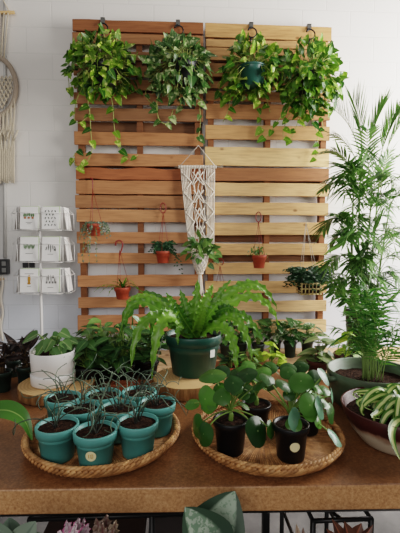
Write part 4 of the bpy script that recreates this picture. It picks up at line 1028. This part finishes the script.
for k, (a, b, d, dy) in enumerate(fr2):
    A = PP(*a); B = PP(*b, dy * .6); D = PP(*d, dy); top_row = k < 5
    pinnate(f, st, bez(A, B, D, 16), 15 if top_row else 12, rng.uniform(.20, .26) if top_row else rng.uniform(.13, .20), .0062 if top_row else rng.uniform(.0068, .0105), spread=.62 if top_row else .75, start=.30, droop=-.05 if top_row else .22, stem=.004, lift=.75 if top_row else .1, vjit=.10)
for k in range(46):                                  # finer drooping feather leaves through the crown
    (a, b_, d_) = canes[k % 6]; t = rng.uniform(.2, 1); cp = bez(PP(*a), PP(*b_), PP(*d_), 20)[int(t * 20)]
    an = rng.uniform(0, 2 * pi); Rr = rng.uniform(.16, .34) * (1 if t < .9 else .8); dx = math.cos(an) * Rr; dy = -abs(math.sin(an)) * Rr * .7 + .06
    tip = cp + V((dx, dy, rng.uniform(-.12, .16))); ctl = cp + V((dx * .45, dy * .4, rng.uniform(.12, .26)))
    pinnate(f, st, bez(cp, ctl, tip, 12), 12, rng.uniform(.11, .19), rng.uniform(.004, .0065), spread=.8, start=.25, droop=.35, stem=.0028, vjit=.22)
for k in range(26):                                  # broad young leaflets low on the canes
    x = rng.uniform(346, 386); y = rng.uniform(232, 320); p = PP(x, y, rng.uniform(-.12, .03)); d = V((rng.uniform(-.8, .8), -.2, rng.uniform(-.2, 1))); L = rng.uniform(.12, .22)
    f.leaf(p, d, V((rng.uniform(-.6, .6), -1, .3)), L, rng.uniform(.022, .034), lance, droop=.2)
f.build('fronds', M['palm'], T); st.build('stems', M['cane'], T); cn.build('canes', M['cane'], T)

# ================================================================== leafy pot plants
def leafy(name, label, base, r1, h, potm, lmat, spread, hz, n, L, ratio, seed, prof=ovate, group=None, cat='potted plant', droop=.25, upright=0., stemm='stem', zlo=.0, sq=.75):
    global rng
    rng = random.Random(seed); T = thing(name, label, cat, base, group); top = pot(T, base, r1 * .76, r1, h, M[potm], lip=min(.016, h * .25), soil=.01)
    f, st = MB(), MB()
    for k in range(n):
        a = 2 * pi * (k * .381966) + rng.uniform(-.4, .4); u = math.sqrt(rng.random()); R = spread * u; z = zlo + (hz - zlo) * rng.random() * (1 - .45 * u * u)
        p = top + V((R * math.cos(a), R * math.sin(a) * sq, z)); d = V((math.cos(a), math.sin(a), rng.uniform(-.5, .5) + upright)) + rv(.3)
        l = L * rng.uniform(.7, 1.15); d.normalize(); b_ = p - d * l * .4
        f.leaf(b_, d, V((math.cos(a) * .2, -.35, 1)) + rv(.35), l, l * ratio * rng.uniform(.85, 1.1), prof, droop=droop * rng.uniform(.4, 1.4), cup=.15)
        st.tube(bez(top + V((rng.uniform(-.3, .3) * r1, rng.uniform(-.3, .3) * r1, 0)), V((top.x + R * .3 * math.cos(a), top.y + R * .3 * math.sin(a), top.z + z * .7)), b_, 6), .0018, 4)
    f.build('foliage', M[lmat], T); st.build('stems', M[stemm], T)
    return T
def tb(px, py, z=TZ): p = onZ(px, py, z); p.z = z + .0008; return p

# board under the dark plants at the left
a, b = onZ(-6, 401, TZ + .012), onZ(30, 401, TZ + .012)
# dark-leaved plants
leafy('dark_leaf_plant', 'dark purple-leaved plant at the left edge in a dark green pot', tb(3, 391), .034, .075, 'dull_pot', 'dark_leaf', .045, .14, 20, .10, .30, 141, lance, 'dark-leaved plants at the left', upright=.9, zlo=.02, stemm='brown_stem')
leafy('dark_leaf_plant', 'dark purple-leaved plant left of the white pot in a dark pot', tb(26, 385), .034, .075, 'dull_pot', 'dark_leaf', .045, .14, 22, .10, .30, 142, lance, 'dark-leaved plants at the left', upright=.9, zlo=.02, stemm='brown_stem')
leafy('dark_leaf_plant', 'small dark-leaved plant in front of the left wall, behind the others', tb(14, 376), .032, .07, 'dull_pot', 'dark_leaf', .04, .09, 12, .07, .36, 143, lance, 'dark-leaved plants at the left', upright=.7, zlo=.02, stemm='brown_stem')
# bushy plants behind the teal pots
leafy('bushy_plant', 'bushy green plant right behind the white pot', tb(88, 386), .05, .08, 'black_pot', 'bush_dark', .10, .15, 60, .07, .5, 151, group='bushy plants behind the left tray')
leafy('bushy_plant', 'tallest bushy green plant behind the left tray, below the pallet', tb(104, 379), .05, .085, 'black_pot', 'bush', .10, .19, 70, .07, .48, 152, group='bushy plants behind the left tray')
leafy('bushy_plant', 'dense bushy plant behind the middle of the left tray', tb(122, 384), .05, .08, 'black_pot', 'bush_dark', .10, .16, 60, .065, .5, 153, group='bushy plants behind the left tray')
leafy('silver_leaf_plant', 'silvery striped plant among the bushy plants, left of the fern', tb(133, 374), .045, .085, 'black_pot', 'silver', .075, .18, 30, .07, .46, 154, group='bushy plants behind the left tray')
leafy('bushy_plant', 'bushy plant with broad dark leaves beside the fern stand', tb(148, 377), .045, .075, 'black_pot', 'bush_dark', .085, .15, 34, .075, .55, 155, group='bushy plants behind the left tray')
leafy('bushy_plant', 'low bushy plant just right of the white pot, half in shade', tb(76, 376), .04, .06, 'black_pot', 'bush', .07, .11, 34, .06, .5, 156, group='bushy plants behind the left tray')
# wooden crates on the back bench and table
def crate(label, x0, x1, y0, y1, z, h, tint, group):
    T = thing('wooden_crate', label, 'crate', ((x0 + x1) / 2, (y0 + y1) / 2, z), group); t = .014
    for (a0, a1, b0, b1) in ((x0, x1, y0, y0 + t), (x0, x1, y1 - t, y1), (x0, x0 + t, y0 + t, y1 - t), (x1 - t, x1, y0 + t, y1 - t)):
        m = MB(); m.box(a0, a1, b0, b1, z + .001, z + h); m.build('side_board', M['plank'], T, tint=tint, bevel=.002)
    m = MB(); m.box(x0 + t, x1 - t, y0 + t, y1 - t, z + .002, z + .012); m.build('bottom_board', M['plank'], T, tint=tint)
P0 = onZ(214, 370, BZ + .10); P1 = onZ(293, 370, BZ + .10); P2 = onZ(284, 359.5, BZ + .10)
crate('low wooden crate of small plants on the bench, right of the fern', P0.x, P1.x, P1.y, P2.y, BZ, .10, C(158, 108, 76), 'wooden crates')
p = tb(127, 392); q = .03
crate('small reddish wooden crate behind the teal pots, left of the fern stand', onZ(112, 389, TZ).x, onZ(142, 389, TZ).x, onZ(127, 393, TZ).y, onZ(127, 389.5, TZ).y + .02, TZ, .030, C(150, 84, 52), 'wooden crates')
# plants in and behind the bench crate
def bb(px, y, z=BZ): p = onY(px, 350, y); p.z = z; return p
ym = (P1.y + P2.y) / 2
leafy('crate_plant', 'yellow-green leafed plant at the right end of the bench crate', bb(271, ym, BZ + .013), .05, .08, 'dull_pot', 'lime', .09, .16, 26, .07, .7, 161, group='plants in the bench crate')
leafy('crate_plant', 'small dark plant at the middle of the bench crate', bb(250, ym, BZ + .013), .045, .08, 'dull_pot', 'bush', .07, .15, 26, .07, .45, 162, group='plants in the bench crate')
leafy('crate_plant', 'thin leafy plant at the left of the bench crate, beside the fern pot', bb(230, ym, BZ + .013), .045, .08, 'terracotta', 'bush_dark', .07, .15, 24, .07, .45, 163, group='plants in the bench crate')
for i, (px, yy, lab, mt, hz, L, sp_) in enumerate(((226, -.22, 'dark leafy plant on the bench, nearest the fern pot', 'bush_dark', .2, .09, .10), (241, -.16, 'marbled heart-leaved plant on the bench behind the middle of the crate', 'varieg', .19, .10, .10), (258, -.22, 'tall dark-leaved plant on the bench under the pallet middle', 'bush_dark', .22, .10, .10), (275, -.14, 'marbled-leaf plant on the bench behind the yellow-green one', 'varieg', .20, .10, .10), (290, -.18, 'marbled-leaf plant in a clearly visible small dark green pot', 'varieg', .20, .11, .10), (307, -.16, 'marbled-leaf plant in dark pot, rightmost small one under the pallet', 'varieg', .19, .11, .11))):
    leafy('bench_plant', lab, bb(px, yy), .048 if i != 4 else .05, .12, 'dull_pot', mt, sp_, hz, 20, L, .62, 170 + i, heart, group='small plants along the bench', zlo=.03)
leafy('bench_plant', 'dark leafy plant on the bench far left under the pallet corner', bb(92, -.2), .05, .12, 'dull_pot', 'bush_dark', .1, .2, 30, .09, .5, 178, group='small plants along the bench', zlo=.03)
leafy('bench_plant', 'leafy plant on the bench behind the bushy plants, under the left pallet', bb(140, -.2), .05, .12, 'dull_pot', 'bush', .11, .2, 30, .09, .5, 179, group='small plants along the bench', zlo=.03)
# peperomia in rust pot and maroon bowl, back of the table
leafy('round_leaf_plant', 'striped round-leaved plant in a rust brown pot beside the green planter', tb(317, 377), .043, .072, 'rust', 'peperomia', .06, .12, 18, .075, .78, 181, wide, droop=.2, stemm='brown_stem')
T = leafy('round_leaf_plant', 'lime round-leaved plant in a maroon bowl behind the green planter', tb(349, 374.5), .062, .088, 'maroon', 'lime', .06, .10, 8, .07, .9, 182, wide)

# big leaf entering at the left: plant standing at the table's left end
rng = random.Random(191)
c = tb(-42, 448); T = thing('broad_leaf_plant', 'broad green leaf reaching in at the left edge before the white pot', 'potted plant', c)
top = pot(T, c, .05, .065, .09, M['dull_pot']); f, st = MB(), MB()
for (pts, w) in (([(-30, 426), (-12, 413), (4, 410), (17, 414), (26, 423), (32, 440)], .026), ([(-30, 400), (-38, 380), (-52, 372), (-66, 380)], .035), ([(-36, 420), (-25, 440), (-14, 455)], .03), ([(-55, 415), (-75, 405), (-95, 420)], .035)):
    pp = smooth([onY(x, y, c.y - .01 - .008 * i) for i, (x, y) in enumerate(pts)], 5); n = len(pp) - 1
    f.strap(pp, [w * lance(min(.97, .05 + .93 * i / n)) for i in range(n + 1)], up=V((.2, -.8, 1)), cup=.22, na=6, rnd=.5); st.tube(bez(top, (top + pp[0]) / 2 + V((0, 0, .03)), pp[0], 7), .003, 5)
f.build('foliage', M['big_leaf'], T); st.build('stems', M['stem'], T)

# ================================================================== below the table front
LZ = .40
FB = onY(200, 533, CAM.y + .74)
T = thing('low_shelf', 'low dark wooden shelf in front of the table', 'shelf', (FB.x, CAM.y + .70, 0))
m = MB(); m.box(CAM.x - .75, CAM.x + .85, CAM.y + .52, CAM.y + .86, LZ - .03, LZ); m.build('shelf_board', M['plank'], T, tint=C(84, 66, 54), bevel=.003)
for x in (-.72, .80):
    for y in (.55, .83): m = MB(); m.box(CAM.x + x - .015, CAM.x + x + .015, CAM.y + y - .015, CAM.y + y + .015, 0, LZ - .031); m.build('leg', M['black_metal'], T)
def fore(name, label, px, leaves, lmat, seed, stemm='brown_stem', prof=wide, cat='potted plant', yd=.72, cup=.2, wave=.0):
    global rng
    rng = random.Random(seed); c = onY(px, 533, CAM.y + yd); c.z = LZ + .0008; T = thing(name, label, cat, c); top = pot(T, c, .042, .055, .10, M['black_pot']); f, st = MB(), MB()
    for (bx, by, tx, ty, w, dy) in leaves:
        B = onY(bx, by, CAM.y + yd + dy * .5); Tp = onY(tx, ty, CAM.y + yd + dy); d = Tp - B; side = -1
        nm = V((0, -1, .55)) + rv(.15); f.leaf(B, d, nm, d.length, w, prof, droop=.12, cup=cup, n=18 if wave else 10, na=8, wave=wave, wn=5)
        st.tube(bez(top, (top + B) / 2 + V((0, 0, .03)), B, 8), .003, 5)
    f.build('foliage', M[lmat], T); st.build('stems', M[stemm], T)
fore('begonia', 'silvery patterned begonia leaf rising before the table edge', 210, [(206, 552, 235, 493, .125, .06), (216, 552, 187, 510, .10, .0), (225, 560, 250, 545, .07, .0), (205, 560, 175, 550, .07, .0)], 'begonia', 201)
fore('grey_leaf_plant', 'grey-green leafed plant at the bottom left corner', 18, [(12, 545, 8, 518, .05, .04), (20, 545, 34, 523, .05, .0), (5, 545, -10, 522, .05, .0), (22, 550, 48, 538, .05, 0)], 'grey_leaf', 202)
fore('pink_leaf_plant', 'pink-edged frilly leaf cluster at the bottom, left of the bronze one', 75, [(74, 545, 66, 522, .03, 0), (76, 545, 78, 519, .03, .02), (80, 545, 88, 526, .03, 0), (72, 548, 58, 532, .03, 0), (80, 550, 70, 528, .026, -.02), (78, 548, 84, 519, .022, .03), (74, 548, 74, 527, .026, -.03)], 'pink_leaf', 203, wave=.006)
fore('bronze_leaf_plant', 'bronze frilly leaf cluster at the bottom, right of the pink one', 104, [(104, 545, 96, 520, .03, 0), (106, 545, 106, 516, .034, .02), (108, 545, 116, 523, .03, 0), (104, 548, 102, 526, .03, -.02), (110, 550, 112, 530, .026, -.02)], 'bronze_leaf', 204, wave=.006)
fore('copper_leaf_plant', 'copper brown leafed plant at the bottom, beside the black rack', 348, [(345, 545, 334, 521, .022, 0), (350, 545, 346, 523, .028, .0), (352, 545, 362, 524, .03, .02), (356, 548, 374, 526, .02, 0), (342, 550, 328, 530, .02, 0)], 'copper_leaf', 205, prof=lance, cup=.4)
fore('tan_leaf_plant', 'tiny tan leaf tip at the bottom edge left of the black rack', 299, [(300, 548, 297, 526, .014, 0), (302, 548, 304, 529, .012, 0)], 'bronze_leaf', 206)

# black wire racks under the table
def rack(label, pxs, top_y, zt, yv, extra):
    pts = [onY(x, top_y, yv) for x in pxs]; zt = pts[0].z
    T = thing('wire_rack', label, 'rack', (sum(p.x for p in pts) / len(pts), yv + .15, 0), 'black wire racks under the table')
    x0, x1 = pts[0].x, pts[-1].x
    for p in pts:
        for y in (yv, yv + .3): m = MB(); m.tube([V((p.x, y, .002)), V((p.x, y, zt))], .0075, 7); m.build('leg', M['black_metal'], T)
    for y in (yv, yv + .3):
        for z, e in ((zt, .005), (zt - .17, 0)): m = MB(); m.tube([V((x0 - e, y, z)), V((x1 + e, y, z))], .006, 6); m.build('rail', M['black_metal'], T)
    for x in (x0, x1):
        for z in (zt, zt - .17): m = MB(); m.tube([V((x, yv, z)), V((x, yv + .3, z))], .006, 6); m.build('rail', M['black_metal'], T)
    if extra:
        m = MB(); a, b = onY(334, 522, yv), onY(344, 520, yv); m.tube(smooth([V((pts[0].x + .05, yv + .28, zt - .005)), V((a.x, yv + .1, zt - .012)), V((b.x, yv, zt - .004))], 4), .005, 6); m.build('bent_wire', M['black_metal'], T)
    return pts, zt
rack('black wire rack under the right of the table', (313, 371), 521, 0, tc0.y + .10, True)
pts, zt = rack('black wire rack under the left of the table, holding a grey slab', (30, 152, 186), 519.5, 0, tc0.y + .10, False)
z_s = zt - .17 + .0068
for (xa, xb, nm, lab, mt) in ((pts[0].x - .02, pts[1].x - .03, 'dark_board', 'dark brown board lying on the left wire rack under the table', 'dark_board'), (pts[1].x - .02, pts[2].x + .02, 'stone_slab', 'grey slab lying at the right end of the left wire rack', 'grey_plate')):
    m = MB(); m.box(xa, xb, tc0.y + .09, tc0.y + .42, z_s, z_s + .02); tag(m.build(nm, M[mt], bevel=.004), lab, nm.split('_')[1])

# ================================================================== light
def area(name, loc, target, sx, sy, power, col):
    d = bpy.data.lights.new(name, 'AREA'); d.shape = 'RECTANGLE'; d.size = sx; d.size_y = sy; d.energy = power; d.color = col
    o = bpy.data.objects.new(name, d); COL.objects.link(o); o.location = loc; o.rotation_euler = (V(target) - V(loc)).to_track_quat('-Z', 'Y').to_euler(); return o
area('window_light', (2.75, -1.15, 2.2), (0, -.25, 1.5), 2.0, 2.2, 200, (1, .97, .93))
area('front_fill_light', (-1.2, -6.0, 2.6), (0, 0, 1.1), 3, 2, 56, (1, .97, .94))  # soft fill lamp added behind the camera, no window seen there
w = bpy.data.worlds.new('world'); SC.world = w; w.use_nodes = True
bg = w.node_tree.nodes['Background']; bg.inputs[0].default_value = (1, .98, .96, 1); bg.inputs[1].default_value = .20
SC.view_settings.view_transform = 'Filmic'; SC.view_settings.look = 'Medium High Contrast'; SC.view_settings.exposure = .3
